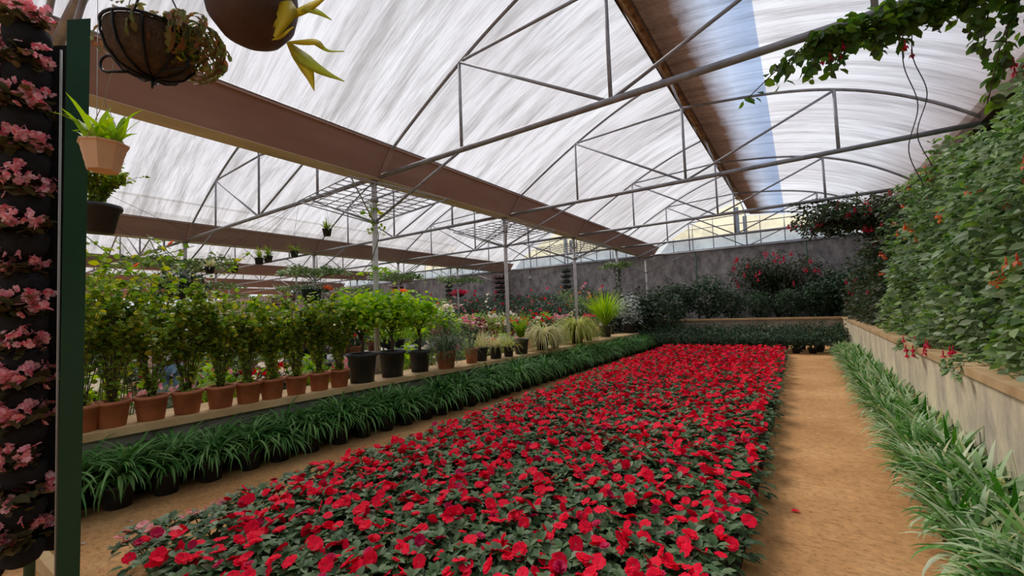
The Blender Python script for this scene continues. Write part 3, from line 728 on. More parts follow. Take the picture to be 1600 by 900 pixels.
for i, px in enumerate([566, 613, 656]):
    x = xl(4.2)-.27+(.0 if i < 2 else .02); p = on(px, 570, 0, x)
    sc = [1.0, .96, .84][i]
    t = thing('potted_tree', ['bushy bright green shrub in the big black pot nearest the terracotta pots', 'open branched green shrub in the middle one of the big black pots', 'bright green shrub in the smallest big black pot, beside the grey green trailing plant'][i], 'potted shrub', (x, p.y, LZ), 0, 'big black pots on the ledge')
    link_mesh('pot', bp, t, sc=sc); link_mesh('soil', bs, t, sc=sc)
    tr = MB(); tr.tube([(0, 0, .36), (.01, .01, .55), (-.01, .0, .68)], [.028, .024, .02], 8); fo_ = MB()
    P = []; D = []; N = []
    for q in range(9 if i < 2 else 6):
        az = q*2.4; pts = stem_curve((-.01, 0, .60), az, rng.uniform(.6, 1.25), rng.uniform(.4, .62), 5, .12)
        tr.tube(pts, np.linspace(.014, .006, len(pts)), 6)
        for z in range(7):
            b, d = along(pts, np.array([rng.uniform(.35, 1)])); c = b[0]+rng.normal(0, .07, 3)+np.array([0, 0, rng.uniform(0, .16)])
            for kk in range(9):
                b2 = 2*PI*kk/9+rng.uniform(-.2, .2); el = rng.uniform(-.2, .5); P.append(c); D.append((math.cos(b2), math.sin(b2), el)); N.append((0, 0, 1))
    P = np.array(P); leaves(fo_, P, D, np.array(N)+rng.normal(0, .3, (len(P), 3)), rng.uniform(.07, .14, len(P)), .30, LEAF)
    cloud(fo_, ellipsoid((0, 0, 1.08 if i < 2 else .98), (.56, .56, .36), .3), 900 if i < 2 else 600, .11, .34, LEAF, rnd=.9)
    tr.build('trunk', M['stem'], t); fo_.build('foliage', L['bright'], t)
# grey green trailing plant in a terracotta pot
def ledge_pos(px, off=.24, yy=560):
    x = xl(6)-off; p = on(px, yy, 0, x); x = xl(p.y)-off; return on(px, yy, 0, x)
p = ledge_pos(697, .15)
t = thing('trailing_plant', 'grey green trailing willowy plant spilling over a terracotta pot', 'potted plant', (p.x, p.y, LZ)); t.scale = (1.12, 1.12, 1.12)
link_mesh('pot', tp, t, sc=1.15); link_mesh('soil', ts, t, sc=1.15)
q = MB(); n = 420; a = rng.uniform(0, 2*PI, n); blades(q, np.stack([.08*np.cos(a), .08*np.sin(a), np.full(n, .26)], 1), a, rng.uniform(.5, 1.5, n), rng.uniform(1.2, 3.4, n), rng.uniform(.35, .75, n), .008, 6)
cloud(q, ellipsoid((0, 0, .38), (.45, .42, .36), .3), 900, .055, .28, LEAF_S); cloud(q, ellipsoid((-.03, .05, .75), (.30, .3, .25), .2), 500, .06, .2, LEAF_S)
q.build('foliage', L['willow'], t)
f = MB(); cloud(f, ellipsoid((-.1, .1, .98), (.28, .28, .10), .1), 60, .05, .7, ROUND); f.build('blossoms', L['cream'], t)
# a row of small pots with pink blossoms and grasses
def small_pot(px, potmat, r, h, label, build, cat='potted plant', off=.22, z=LZ, name='potted_plant', sc=1.25):
    p = ledge_pos(px, off); t = thing(name, label, cat, (p.x, p.y, z), rng.uniform(0, 6))
    pot_mesh(r, r*.74, h, .012, 24, .03).build('pot', potmat, t); soil_mesh(r*.85, h-.035).build('soil', M['soil'], t)
    build(t, h); t.scale = (sc, sc, sc); return t
def g_pink(t, h):
    sm, lm = shrub_meshes(.5, .3, 8, 260, .06, None, .4, h-.04, .1); sm.build('stem', M['gstem'], t); lm.build('foliage', L['willow'], t)
    f = MB(); cloud(f, ellipsoid((0, 0, h+.42), (.26, .26, .14), .2), 46, .05, .7, ROUND); f.build('blossoms', L['begonia'], t)
def g_blade(mat, n, Lr, wd, el=(.5, 1.5), bend=(.8, 2.6)):
    def fn(t, h):
        q = MB(); a = rng.uniform(0, 2*PI, n); r = rng.uniform(0, .05, n)
        blades(q, np.stack([r*np.cos(a), r*np.sin(a), np.full(n, h-.03)], 1), a, rng.uniform(*el, n), rng.uniform(*bend, n), rng.uniform(*Lr, n), wd, 7); q.build('foliage', mat, t)
    return fn
small_pot(737, M['terracotta'], .11, .24, 'pink flowered plant in the small terracotta pot past the grey green plant', g_pink)
small_pot(752, M['blackpot'], .12, .22, 'brownish grass in a black pot beside the small terracotta pot', g_blade(L['straw'], 130, (.3, .55), .008, (.7, 1.5), (.6, 2.0)), off=.26)
small_pot(775, M['blackpot'], .12, .20, 'yellowish arching grass in a black pot left of the bright fern', g_blade(L['straw'], 150, (.3, .5), .010))
small_pot(795, M['blackpot'], .10, .18, 'small cream leaved plant in a low black pot at the ledge edge', g_blade(L['yellow'], 110, (.2, .4), .012), off=.16)
def g_fern(t, h):
    q = MB(); n = 36; a = rng.uniform(0, 2*PI, n)
    for i in range(n):
        el = rng.uniform(.9, 1.5); pts = stem_curve((.03*math.cos(a[i]), .03*math.sin(a[i]), h-.03), a[i], rng.uniform(.2, 1.1), rng.uniform(.35, .6), 6)
        tt = np.linspace(.15, 1, 14); b, d = along(pts, tt)
        for s in (-1, 1):
            sd = np.stack([-np.sin(a[i])*s+0*tt, np.cos(a[i])*s+0*tt, .15+0*tt], 1); leaves(q, b, sd+d*.5, np.tile([0, 0, 1.], (14, 1)), .075*(1.15-tt*.8), .22, LEAF_S)
    q.build('foliage', L['fern'], t)
small_pot(815, M['blackpot'], .15, .27, 'bright yellow green fern in a black pot by the second post', g_fern)
small_pot(848, M['blackpot'], .14, .22, 'cascading yellow striped grass hanging over the ledge, nearer of two', g_blade(L['straw'], 420, (.5, .85), .016, (.6, 1.5), (2.4, 3.6)), off=.22)
small_pot(868, M['blackpot'], .10, .18, 'dark leaved plant between the two cascading grasses', g_blade(L['liriope'], 90, (.25, .45), .024), off=.12)
small_pot(903, M['blackpot'], .16, .24, 'cascading yellow striped grass hanging over the ledge, farther of two', g_blade(L['yellow'], 560, (.6, 1.0), .018, (.6, 1.5), (2.2, 3.5)), off=.22)
small_pot(922, M['blackpot'], .10, .20, 'magenta flowered plant behind the farther cascading grass', lambda t, h: (g_blade(L['liriope'], 60, (.3, .5), .024)(t, h), (lambda f: (cloud(f, ellipsoid((0, 0, h+.42), (.15, .15, .06), .1), 30, .07, .7, ROUND), f.build('blossoms', L['magenta'], t)))(MB())), off=.3)
small_pot(948, M['blackpot'], .18, .30, 'upright yellow green grass tuft in a black pot near the far end of the ledge', g_blade(L['fern'], 300, (.8, 1.25), .024, (.9, 1.55), (.4, 1.5)), off=.45)
def g_white(t, h):
    q = MB(); cloud(q, ellipsoid((0, 0, h+.4), (.4, .4, .5), .4), 420, .13, .35, LEAF_S); q.build('foliage', L['white'], t); s = MB(); s.tube([(0, 0, h-.03), (0, 0, h+.4)], .02, 6); s.build('stem', M['stem'], t)
small_pot(987, M['blackpot'], .18, .30, 'white leaved bush at the far end of the ledge', g_white, off=.3)

# ================================================================== FRONT LEFT: POST, TOWER, BASKETS
t = thing('green_post', 'dark green square post standing in front of the tower of begonias', 'post', (-2.65, .43, 0))
q = MB(); 
top = np.array([.22, -.04, 2.83]); ca, sa = math.cos(YAW+.8), math.sin(YAW+.8); hw = .034
V = []
for c in (np.zeros(3), top):
    for (a, b) in ((-1, -1), (1, -1), (1, 1), (-1, 1)):
        V.append(c+np.array([a*hw*ca-b*hw*sa, a*hw*sa+b*hw*ca, (.02*a if c[2] else 0)]))
q.add(V, [(0, 3, 2, 1), (4, 5, 6, 7), (0, 1, 5, 4), (1, 2, 6, 5), (2, 3, 7, 6), (3, 0, 4, 7)]); q.build('tube', M['green_paint'], t)
q = MB(); q.tube([(-.045, -.03, .2), (.15, -.08, 2.72)], .004, 5); q.build('wire', M['wire'], t)
# begonia tower
ca, sa = math.cos(YAW), math.sin(YAW)
TD = 1.95
tb, tt_ = at(52, 860, TD), at(62, 70, TD)
TW = thing('planter_tower', 'tall tower of black felt pockets planted with pink begonias', 'planter', (tb.x, tb.y, 0))
bx, by = tb.x, tb.y
def tower_pt(f, lat=0, fwd=0):
    p = tb.lerp(tt_, f); return Vector((p.x+lat*ca-fwd*-sa*-1, p.y+lat*sa-fwd*ca, p.z))
q = MB(); 
V = []
a0 = tower_pt(-.03, -.30, -.12); a1 = tower_pt(1.03, -.30, -.12)
for pz, c in ((0, tower_pt(-.02)), (1, tower_pt(1.02))):
    for (a, b) in ((-.30, -.02), (.085, -.02), (.085, .02), (-.30, .02)):
        V.append((c.x+a*ca-b*sa-bx, c.y+a*sa+b*ca-by, c.z))
V = np.array(V)+np.array([-sa*.10, ca*.10, 0])
q.add(V, [(0, 3, 2, 1), (4, 5, 6, 7), (0, 1, 5, 4), (1, 2, 6, 5), (2, 3, 7, 6), (3, 0, 4, 7)]); q.build('backing', M['felt'], TW)
q = MB(); q.tube([(V[1][0]+.02, V[1][1]+.02, 0), (V[5][0]+.02, V[5][1]+.02, V[5][2]+.05)], .008, 6); q.build('edge_rod', M['wire'], TW)
q = MB()
for i in range(46):
    f = i/45; a = V[1]+(V[5]-V[1])*f; q.tube([a, a+np.array([.012*ca, .012*sa, .018]), a+np.array([.03*ca, .03*sa, .0])], .0022, 4)
q.build('netting', M['wire'], TW)
q = MB(); q.tube([((V[0][0]+V[1][0])/2, (V[0][1]+V[1][1])/2, 0), ((V[0][0]+V[1][0])/2+.0, (V[0][1]+V[1][1])/2, V[4][2])], .02, 8); q.build('pole', M['net_green'], TW)
pk = MB()
pk.lathe([(.0, -.085), (.045, -.082), (.075, -.06), (.092, -.02), (.098, .03), (.094, .075), (.085, .075), (.085, .05), (.0, .045)], 20)
pk = pk.mesh('pocket', M['felt']); PKS = (.82, .82, .74)
def begonia_meshes(n, nf):
    lm = MB(); cloud(lm, ellipsoid((0, 0, .03), (.11, .11, .06), .3), n, .055, .42, ROUND, droop=.2)
    fm = MB(); P = ellipsoid((0, 0, .06), (.13, .13, .07), .5)(nf)
    for p in P:
        for k in range(rng.integers(3, 6)):
            c = p+rng.normal(0, .012, 3); fl = flower_mesh(.0175, 4, .3, .2)
            append_mesh(fm, fl, Matrix.Translation(tuple(c))@Euler(tuple(rng.uniform(-1.4, 1.4, 3))).to_matrix().to_4x4())
    return lm.mesh('foliage', L['bronze']), fm.mesh('blossoms', L['begonia'])
BG = [begonia_meshes(85, 26) for _ in range(4)]
PKY = [70, 130, 197, 262, 325, 384, 447, 508, 564, 620, 676, 738, 797, 858]
for i, y in enumerate(PKY):
    f = (860-y)/790
    for side, lat in ((0, .01), (1, -.17)):
        p = tower_pt(f-(.035 if side else 0), lat, .05)
        link_mesh('pocket', pk, TW, (p.x-bx, p.y-by, p.z), (0, 0, i*.7), PKS)
        a = thing('begonia', f'pink begonia in the {["right", "left"][side]} column of the black tower, {["highest", "second from the top", "third from the top", "fourth from the top", "fifth from the top", "sixth from the top", "seventh from the top", "seventh from the bottom", "sixth from the bottom", "fifth from the bottom", "fourth from the bottom", "third from the bottom", "second from the bottom", "lowest"][i]}', 'flower plant', (p.x+.012*ca+.045*sa, p.y+.01-.045*ca, p.z+.058), rng.uniform(0, 6), 'begonias in the black tower')
        lm, fm = BG[rng.integers(4)]; s = rng.uniform(.8, 1.05)
        link_mesh('foliage', lm, a, sc=s); link_mesh('blossoms', fm, a, sc=s)
# coir basket with iron frame
cb = at(238, 84, 1.55)
t = thing('hanging_basket', 'coir lined hanging basket with black iron ribs and scrolls', 'hanging basket', cb, YAW)
q = MB(); q.lathe([(.0, -.105), (.06, -.10), (.11, -.075), (.15, -.03), (.168, .03), (.170, .075), (.160, .078), (.155, .04), (.0, .03)], 32); q.build('coir_liner', M['coir'], t)
for k in range(10):
    a = 2*PI*k/10+.2; c, s = math.cos(a), math.sin(a)
    q = MB(); q.tube([(r*c, r*s, z) for r, z in ((.01, -.112), (.065, -.105), (.116, -.08), (.156, -.03), (.174, .03), (.176, .08))], .0052, 6); q.build('rib', M['iron'], t)
q = MB(); q.tube([(.176*math.cos(a), .176*math.sin(a), .08) for a in np.linspace(0, 2*PI, 33)], .0065, 6); q.build('rim', M['iron'], t)
def scroll(sgn):
    P = []
    for s in np.linspace(0, 1, 26):
        a = -PI*.55+s*PI*1.75; r = .040*(1-.35*s); P.append((sgn*(.155+.0+.03-math.cos(a)*r*-1), 0.0-.04, -.055+math.sin(a)*r))
    return P
for sgn in (-1, 1):
    q = MB(); q.tube([(sgn*.07, -.04, -.10)]+[(sgn*(.165+.036*math.cos(a)), -.04, -.062+.036*math.sin(a)) for a in np.linspace(-1.9, 2.7, 22)], .0055, 6); q.build('scroll', M['iron'], t)
q = MB(); q.tube([(0, -.0, -.105), (.004, 0, -.13), (.0, 0, -.155)], [.010, .008, .003], 6); q.build('finial', M['iron'], t)
for k in range(3):
    a = 2*PI*k/3+.9; q = MB(); q.tube([(.176*math.cos(a), .176*math.sin(a), .08), (.0, 0, .42)], .0035, 5); q.build('hanger_rod', M['iron'], t)
q = MB(); hk = Vector((-1.95, .69, 4.0))-cb; hk = Matrix.Rotation(-YAW, 3, 'Z')@hk; hk = Vector((hk.x/.8, hk.y/.8, hk.z/.86))
q.tube([(0, 0, .42), tuple(hk)], .003, 5); q.build('wire', M['wire'], t)
sm = MB(); lm = MB()
for i in range(70):
    a = rng.uniform(-.75, 1.5) if i < 52 else rng.uniform(0, 6.28); r0 = .155 if i < 52 else .09
    n_ = rng.integers(6, 13); p = np.array([r0*math.cos(a), r0*math.sin(a)*.8, .08]); el = rng.uniform(.2, 1.1); P = []; D = []
    for k in range(n_):
        d = np.array([math.cos(a)*math.cos(el), math.sin(a)*math.cos(el), math.sin(el)]); P.append(p.copy()); D.append(d); p = p+d*.026; el -= rng.uniform(.25, .5)
    leaves(lm, P, D, np.tile([math.sin(a)*.3, -.3, 1.], (n_, 1)), .036, .34, ROUND)
cloud(lm, ellipsoid((-.05, 0, .14), (.13, .12, .08), .2), 150, .04, .4, LEAF)
lm.build('foliage', L['segment'], t)
l2 = MB(); cloud(l2, ellipsoid((.17, -.02, .03), (.06, .09, .09), .2), 110, .035, .25, LEAF); l2.build('trailing_leaves', L['shrub'], t)
BSK = t; BSK.scale = (.8, .8, .86)
# staghorn basket
sb = at(394, 12, 1.55)
t = thing('hanging_fern', 'staghorn fern with yellow green antler fronds on a dark round shell', 'hanging plant', sb, YAW)
q = MB(); q.lathe([(.0, -.142), (.05, -.135), (.10, -.105), (.14, -.05), (.155, .02), (.15, .09), (.12, .15), (.0, .17)], 28)
o = q.build('shell', M['bark'], t)
q = MB(); q.tube([(0, 0, .15), tuple(Matrix.Rotation(-YAW, 3, 'Z')@(Vector((-1.55, .69, 4.0))-sb))], .003, 5); q.build('wire', M['wire'], t)
def frond(pts, wds, name='frond'):
    P = [np.array(at(x, y, d)-sb) for (x, y, d) in pts]; P = np.array([tuple(Matrix.Rotation(-YAW, 3, 'Z')@Vector(p)) for p in P])
    P = smooth_curve(P, 12); w = np.interp(np.linspace(0, 1, 12), np.linspace(0, 1, len(wds)), wds)/652*1.75
    T = unit(np.gradient(P, axis=0)); vd = np.array([.1, -1, .25]); Sd = unit(np.cross(T, vd)); Nn = unit(np.cross(Sd, T)); V = []
    for i in range(12):
        V += [P[i]-Sd[i]*w[i]/2, P[i]+Nn[i]*w[i]*.05, P[i]+Sd[i]*w[i]/2, P[i]-Nn[i]*.003]
    F = []
    for i in range(11):
        for j in range(4): F.append((4*i+j, 4*i+(j+1) % 4, 4*i+4+(j+1) % 4, 4*i+4+j))
    q = MB(); q.add(V, F, 0, True); return q
for br in ([([(450, 66, 1.5), (470, 92, 1.46), (484, 118, 1.43), (491, 142, 1.42)], [5, 17, 16, 1]), ([(455, 70, 1.5), (478, 95, 1.45), (510, 115, 1.42), (538, 127, 1.40)], [5, 20, 12, 1])],
           [([(450, 66, 1.5), (470, 66, 1.47), (498, 68, 1.45), (504, 74, 1.44)], [4, 9, 12, 5]), ([(495, 68, 1.45), (512, 79, 1.44), (538, 80, 1.43)], [8, 4, 1])],
           [([(430, 35, 1.5), (460, 22, 1.46), (490, 8, 1.44), (515, -8, 1.42)], [20, 16, 17, 2]), ([(475, 12, 1.45), (498, 20, 1.43), (518, 31, 1.42)], [14, 9, 1])],
           [([(425, 62, 1.47), (442, 55, 1.43), (458, 42, 1.41)], [3, 12, 2])],
           [([(446, 2, 1.5), (446, 28, 1.43), (430, 58, 1.42)], [16, 26, 6])]):
    q = MB()
    for (pts, w) in br: append_mesh(q, frond(pts, w), Matrix.Identity(4))
    q.build('frond', L['stag'], t)
# peach plastic pot
pp = at(162, 248, 1.62)
t = thing('hanging_pot', 'eight sided peach plastic pot hung by wires, with yellow green orchid leaves', 'hanging pot', pp, .3)
q = MB(); q.lathe([(0, -.055), (.058, -.055), (.066, -.03), (.064, -.03), (.074, .0), (.072, .0), (.083, .035), (.081, .035), (.088, .055), (.094, .058), (.094, .066), (.083, .066), (.08, .05), (0, .045)], 8, smooth=False); q.build('pot', M['tanpot'], t)
for k in range(4):
    a = PI/2*k+.4; q = MB(); q.tube([(.088*math.cos(a), .088*math.sin(a), .06), (0, 0, .26)], .0018, 4); q.build('hanger', M['rust'], t)
q = MB(); q.tube([(0, 0, .26), tuple(Matrix.Rotation(-.3, 3, 'Z')@(Vector((-2.2, .69, 4.0))-pp))], .002, 4); q.build('wire', M['wire'], t)
q = MB()
for (px, py, n) in ((-.055, -.02, 9), (.01, -.03, 10), (.055, .02, 10), (-.01, .04, 8)):
    a = rng.uniform(0, 6.28, n); blades(q, np.tile([px, py, .055], (n, 1)), a, rng.uniform(.7, 1.5, n), rng.uniform(.3, 1.3, n), rng.uniform(.11, .24, n), .03, 5)
q.build('leaves', L['orchid'], t)
q = MB(); cloud(q, ellipsoid((0, 0, .07), (.08, .08, .03), .1), 90, .03, .2, LEAF_S); q.build('roots', L['straw'], t)
t.scale = (.82, .82, .9)
# airy bush behind
ab = at(150, 335, 2.75)
t = thing('hanging_pot', 'dark hanging pot with an airy small leaved bush behind the green post', 'hanging pot', ab)
pot_mesh(.13, .09, .18).build('pot', M['blackpot'], t, (0, 0, -.12))
sm, lm = shrub_meshes(.40, .50, 26, 3400, .024, None, .6, .03, .1, tpl=LEAF_S, stem_r=.003); sm.build('stem', M['stem'], t); lm.build('foliage', L['shrub'], t)
q = MB(); q.tube([(0, 0, .0), (0, .69-ab.y, 4.0-ab.z)], .002, 4); q.build('wire', M['wire'], t)

# ================================================================== RIGHT CLIMBERS
def blossoms_hanging(pts, s=.05):
    """drooping tubular flowers: flared bell of four petals and a tube"""
    q = MB()
    for p in pts:
        for k in range(rng.integers(2, 5)):
            c = np.array(p)+rng.normal(0, .035, 3); n = 4; a0 = rng.uniform(0, 6)
            P = np.repeat([c], n, 0); az = a0+np.arange(n)*PI/2
            q.tube([c+(0, 0, s*.9), c], [s*.08, s*.13], 4)
            leaves(q, P, np.stack([np.cos(az)*.6, np.sin(az)*.6, -np.ones(n)*.8], 1), np.stack([np.cos(az), np.sin(az), .6+0*az], 1), s, .35, LEAF_S)
    return q
def each_blossom(P, s, m_, t):
    for p in P: blossoms_hanging([(0, 0, 0)], s).build('flower_cluster', m_, t, tuple(float(v) for v in p))
def climber_surface(yc, half, zt0, dens):
    def fn(n):
        t_ = rng.beta(1.1, 1.0, n); y = rng.uniform(yc-half, yc+half, n); z = .93+t_*(zt0-.93)
        bul = .16*np.sin(y*2.3+z*1.7)+.13*np.sin(y*5.1-z*4.3)+.09*np.sin(z*9+y*3)+.05*np.sin(y*13+z*11)
        x = 1.34+.72*t_**1.15-.10*np.sin(t_*PI)+bul*(.4+.6*t_)
        z = z+(.14*np.sin(y*3.1)+.1*np.sin(y*7.7))*t_
        depth = np.where(rng.random(n) < .5, rng.uniform(-.10, .05, n), rng.uniform(0, .5, n))
        return np.stack([x+depth, y, z], 1)
    return fn
CLN = ['nearest', 'second from the front', 'third from the front', 'fourth from the front', 'fifth from the front', 'sixth from the front', 'farthest, at the corner']
for i, (yc, half, zt, n, ls) in enumerate([(3.4, 1.4, 3.35, 7500, .092), (5.6, 1.2, 3.55, 5600, .098), (7.6, 1.2, 3.65, 4200, .108), (9.6, 1.2, 3.7, 3000, .12), (11.7, 1.3, 3.75, 2800, .12), (14.0, 1.4, 3.6, 2600, .12), (16.5, 1.3, 3.3, 2400, .12)]):
    t = thing('climbing_fuchsia', f'green climber with orange flowers in the right planter, {CLN[i]}', 'climbing plant', (1.9, yc, .84), 0, 'climbers in the right planter')
    fn = climber_surface(yc, half, zt, 1); q = MB()
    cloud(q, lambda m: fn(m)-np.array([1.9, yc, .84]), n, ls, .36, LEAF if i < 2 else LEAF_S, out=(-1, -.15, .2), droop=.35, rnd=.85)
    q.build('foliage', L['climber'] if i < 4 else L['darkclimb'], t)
    s = MB()
    for k in range(16):
        y = rng.uniform(-half, half); s.tube([(.2, y*.6, 0), (.1+.1*rng.random(), y, .9), (.15, y+.3*rng.normal(), 1.7), (.25, y+.5*rng.normal(), 2.5)], [.02, .015, .012, .006], 5)
    s.build('stem', M['stem'], t)
    P = fn(9)-np.array([1.9, yc, .84]); P[:, 0] -= .42*(P[:, 0] > -.9)*0+.10
    P = P[P[:, 2] > .6]
    each_blossom(P, .06, L['orange'] if i < 5 else L['magenta'], t)
# sprays of thin shoots on top and trailing over the coping
t = thing('climbing_fuchsia', 'trailing shoot of the climber with pink flowers hanging over the coping', 'climbing plant', (1.2, 6.6, .97))
q = MB(); s = MB()
for k in range(7):
    y = rng.uniform(-1.6, 1.2); P = np.array([(.35, y, .05), (.10, y-.05, .04), (-.10, y-.15, .02), (-.17, y-.25, -.10)]); s.tube(P, .0022, 5)
    b, d = along(P, rng.uniform(.1, 1, 30)); leaves(q, b, d*.5+rdir(30, -.4, .4), np.tile([-.2, 0, 1.], (30, 1)), .07, .38, LEAF)
q.build('foliage', L['climber'], t); s.build('stem', M['stem'], t); each_blossom([(-.12, -.4, .03), (-.16, -.1, -.02), (-.10, -1.0, .05), (-.1, .6, .05)], .05, L['magenta'], t)
# climber over the nearest truss tube, upper right
t = thing('truss_climber', 'dark leafy climber grown along the nearest roof tube, top right', 'climbing plant', (1.0, 4.69, 3.95))
q = MB(); s = MB()
s.tube([(-.75, 0, .0), (-.2, .03, .05), (.5, -.03, .03), (1.5, 0, .06)], [.008, .014, .02, .03], 6)
def vine_pts(n):
    x = rng.uniform(-.78, 1.5, n); w = np.interp(x, [-.8, -.3, .4, 1.5], [.05, .13, .12, .34]); return np.stack([x, rng.normal(0, .10, n), rng.normal(-.02, .5, n)*w+np.interp(x, [-.8, -.3, 1.5], [-.04, -.03, .0])], 1)
cloud(q, vine_pts, 1500, .10, .45, LEAF, droop=.5)
HS = [(-.72, -.05, -.34, -1.05), (-.55, -.06, -.42, -1.28), (-.40, .0, -.38, -.62), (-.62, 0, -.36, -.80), (-.2, 0, -.28, -.30), (0.02, 0, -.22, .05), (-.10, 0, -.30, -.18), (.42, 0, -.55, .28), (.55, .1, -.75, .40), (.62, .1, -.95, .30), (.75, .1, -.6, .55), (.9, .1, -.75, .7), (1.1, 0, -.8, .9), (.35, 0, -.4, .22)]
for (x0, y0, dz, x1) in HS:
    P = smooth_curve(np.array([(x0, y0, 0), ((x0+x1)/2, y0-.03, dz*.35), (x1, y0-.05, dz)]), 8); s.tube(P, .005, 5)
    n = 34; b, d = along(P, rng.uniform(.05, 1, n)); leaves(q, b+rng.normal(0, .03, (n, 3)), rdir(n, -.9, .2)+np.array([0, 0, -.4]), rdir(n, -.2, 1), rng.uniform(.06, .12, n), .45, LEAF)
q.build('foliage', L['vine'], t); s.build('stem', M['stem'], t)
each_blossom([(-.72, 0, -.25), (-.55, 0, -.2), (-.12, 0, -.26), (-.22, 0, -.1), (.5, .1, -.7), (1.2, 0, -.3)], .05, L['magenta'], t)
q = MB()
for (x, z0, z1) in ((-.12, 0, -1.5), (-.06, 0, -1.35)):
    q.tube(smooth_curve([(x, 0, z0), (x-.03, .02, z1*.3), (x+.03, .0, z1*.55), (x-.05, 0, z1*.8), (x+.02, 0, z1)], 30), .004, 5)
tag(q.build('electric_cable', M['cord'], None, (1.0, 4.69, 3.95)), 'thin dark cable dangling in a loop from the nearest roof tube', 'cable')
# climber sprawling over the far trusses
t = thing('truss_climber', 'dark sprawling climber with red flowers hanging in the roof above the far right corner', 'climbing plant', (1.3, 12.69, 3.5))
q = MB()
cloud(q, ellipsoid((.35, 0, .0), (1.55, 1.1, .50), .1), 4600, .12, .36, LEAF_S, droop=.4)
cloud(q, ellipsoid((-.55, -.3, -.10), (.85, .6, .38), .1), 1700, .11, .36, LEAF_S, droop=.5)
cloud(q, ellipsoid((.85, .5, -.7), (.85, 1.1, .95), .1), 2900, .12, .36, LEAF_S, droop=.4)
s = MB()
for k in range(10):
    a = rng.uniform(2.2, 4.2); P = smooth_curve(np.array([(0, 0, 0.2), (math.cos(a)*.8, 0, .4+rng.uniform(-.1, .15)), (math.cos(a)*rng.uniform(1.1, 1.7), rng.uniform(-.4, .4), rng.uniform(.1, .6))]), 8)
    s.tube(P, .007, 4); b, d = along(P, rng.uniform(.2, 1, 24)); leaves(q, b, d*.4+rdir(24, -.5, .5), rdir(24, 0, 1), .085, .4, LEAF_S)
for k in range(6): s.tube([(.9, .3*k-.8, -2.6), (.7, .3*k-.8, -1.2), (.3, .2*k-.5, 0)], [.03, .025, .015], 6)
q.build('foliage', L['darkclimb'], t); s.build('stem', M['stem'], t)
P = ellipsoid((0, -.2, -.05), (1.5, 1.0, .45), .8)(22); P[:, 1] = -abs(P[:, 1]); each_blossom(P, .075, L['magenta'], t)

# ================================================================== FAR END
# low dark plants in black pots in front of the cross wall
def bush_proto(name, cat, leafm, h, r, n, ls, pot=None, fl=None, nf=0, fs=.06, zl=.45, trunk=True):
    t = thing(name, '', cat); z0 = 0
    if pot:
        pot_mesh(pot[0], pot[0]*.75, pot[1]).build('pot', M[pot[2]], t); z0 = pot[1]*.8
    q = MB(); cloud(q, ellipsoid((0, 0, z0+h*.52), (r, r, h*.5), zl), n, ls, .36, LEAF_S, droop=.3); q.build('foliage', leafm, t)
    s = MB()
    for k in range(5):
        a = 2*PI*k/5+rng.uniform(-.3, .3); s.tube([(0, 0, z0*.6), (r*.3*math.cos(a), r*.3*math.sin(a), z0+h*.3), (r*.6*math.cos(a), r*.6*math.sin(a), z0+h*.7)], [.02, .014, .006], 5)
    s.build('stem', M['stem'], t)
    if fl:
        P = ellipsoid((0, 0, z0+h*.56), (r*1.02, r*1.02, h*.52), .97)(nf*2); P = P[P[:, 2] > z0+h*.35][:nf]
        f = MB()
        for p in P:
            append_mesh(f, flower_mesh(fs, 5, .3, .1), Matrix.Translation(tuple(p))@Euler(tuple(rng.uniform(-1.2, 1.2, 3))).to_matrix().to_4x4())
        f.build('blossoms', fl, t)
    return Proto(t)
LOW = [bush_proto('low_bush', 'potted plant', L['dark'], .50, .37, 620, .075, (.12, .16, 'blackpot'), zl=.2) for _ in range(3)]
for r_, (y, nm) in enumerate(((15.0, 'front'), (15.6, 'middle'), (16.3, 'back'))):
    for i in range(12):
        LOW[i % 3].put((-4.3+i*.46+rng.normal(0, .03)+.1*r_, y+rng.normal(0, .05), 0), rng.uniform(0, 6), (1, 1, 1+.22*r_), f'low dark bush in the {nm} row across the end of the bed', f'low dark bushes, {nm} row across the end of the bed')
MID = bush_proto('leafy_bush', 'bush', L['dark'], 1.5, .7, 1300, .13)
SP = [(-6.7, 15.6, 0, 1.35, 'tall dark bush at the far end of the ledge, by the white leaved plant'), (-5.5, 16.45, 0, 1.5, 'dark bush left of the cross wall, nearest the red bed'), (-4.6, 17.0, 0, 1.6, 'tall dark bush between the last white roof post and the cross wall'),
      (-4.3, 18.9, .84, 1.2, 'dark bush at the left end of the cross planter'), (-3.2, 19.4, .84, 1.35, 'tallest dark bush in the cross planter, left of the red flowered shrub'), (-2.3, 18.9, .84, .95, 'dark bush in the cross planter just left of the red flowered shrub'),
      (-1.3, 18.8, .84, .8, 'small dark bush in front of the left side of the red flowered shrub'), (-.3, 18.8, .84, .85, 'small dark bush in front of the right side of the red flowered shrub'), (.6, 18.9, .84, 1.0, 'dark bush in the cross planter right of the red flowered shrub'), (1.5, 18.9, .84, 1.3, 'dark bush in the far right corner of the planter'), (1.0, 20.2, .84, 1.3, 'dark bush against the back wall in the far right corner')]
for (x, y, z, s_, lab) in SP: MID.put((x, y, z), rng.uniform(0, 6), (s_*.95, s_*.95, s_), lab)
t = thing('red_flowered_shrub', 'big dark shrub with red flowers against the back wall', 'shrub', (-.7, 20.2, .84))
q = MB(); cloud(q, ellipsoid((.1, 0, 1.5), (2.0, .7, 1.25), .1), 6000, .13, .34, LEAF_S, droop=.4); cloud(q, ellipsoid((-.9, 0, 2.0), (1.0, .6, .6), .3), 700, .12, .34, LEAF_S)
q.build('foliage', L['darkclimb'], t)
s = MB()
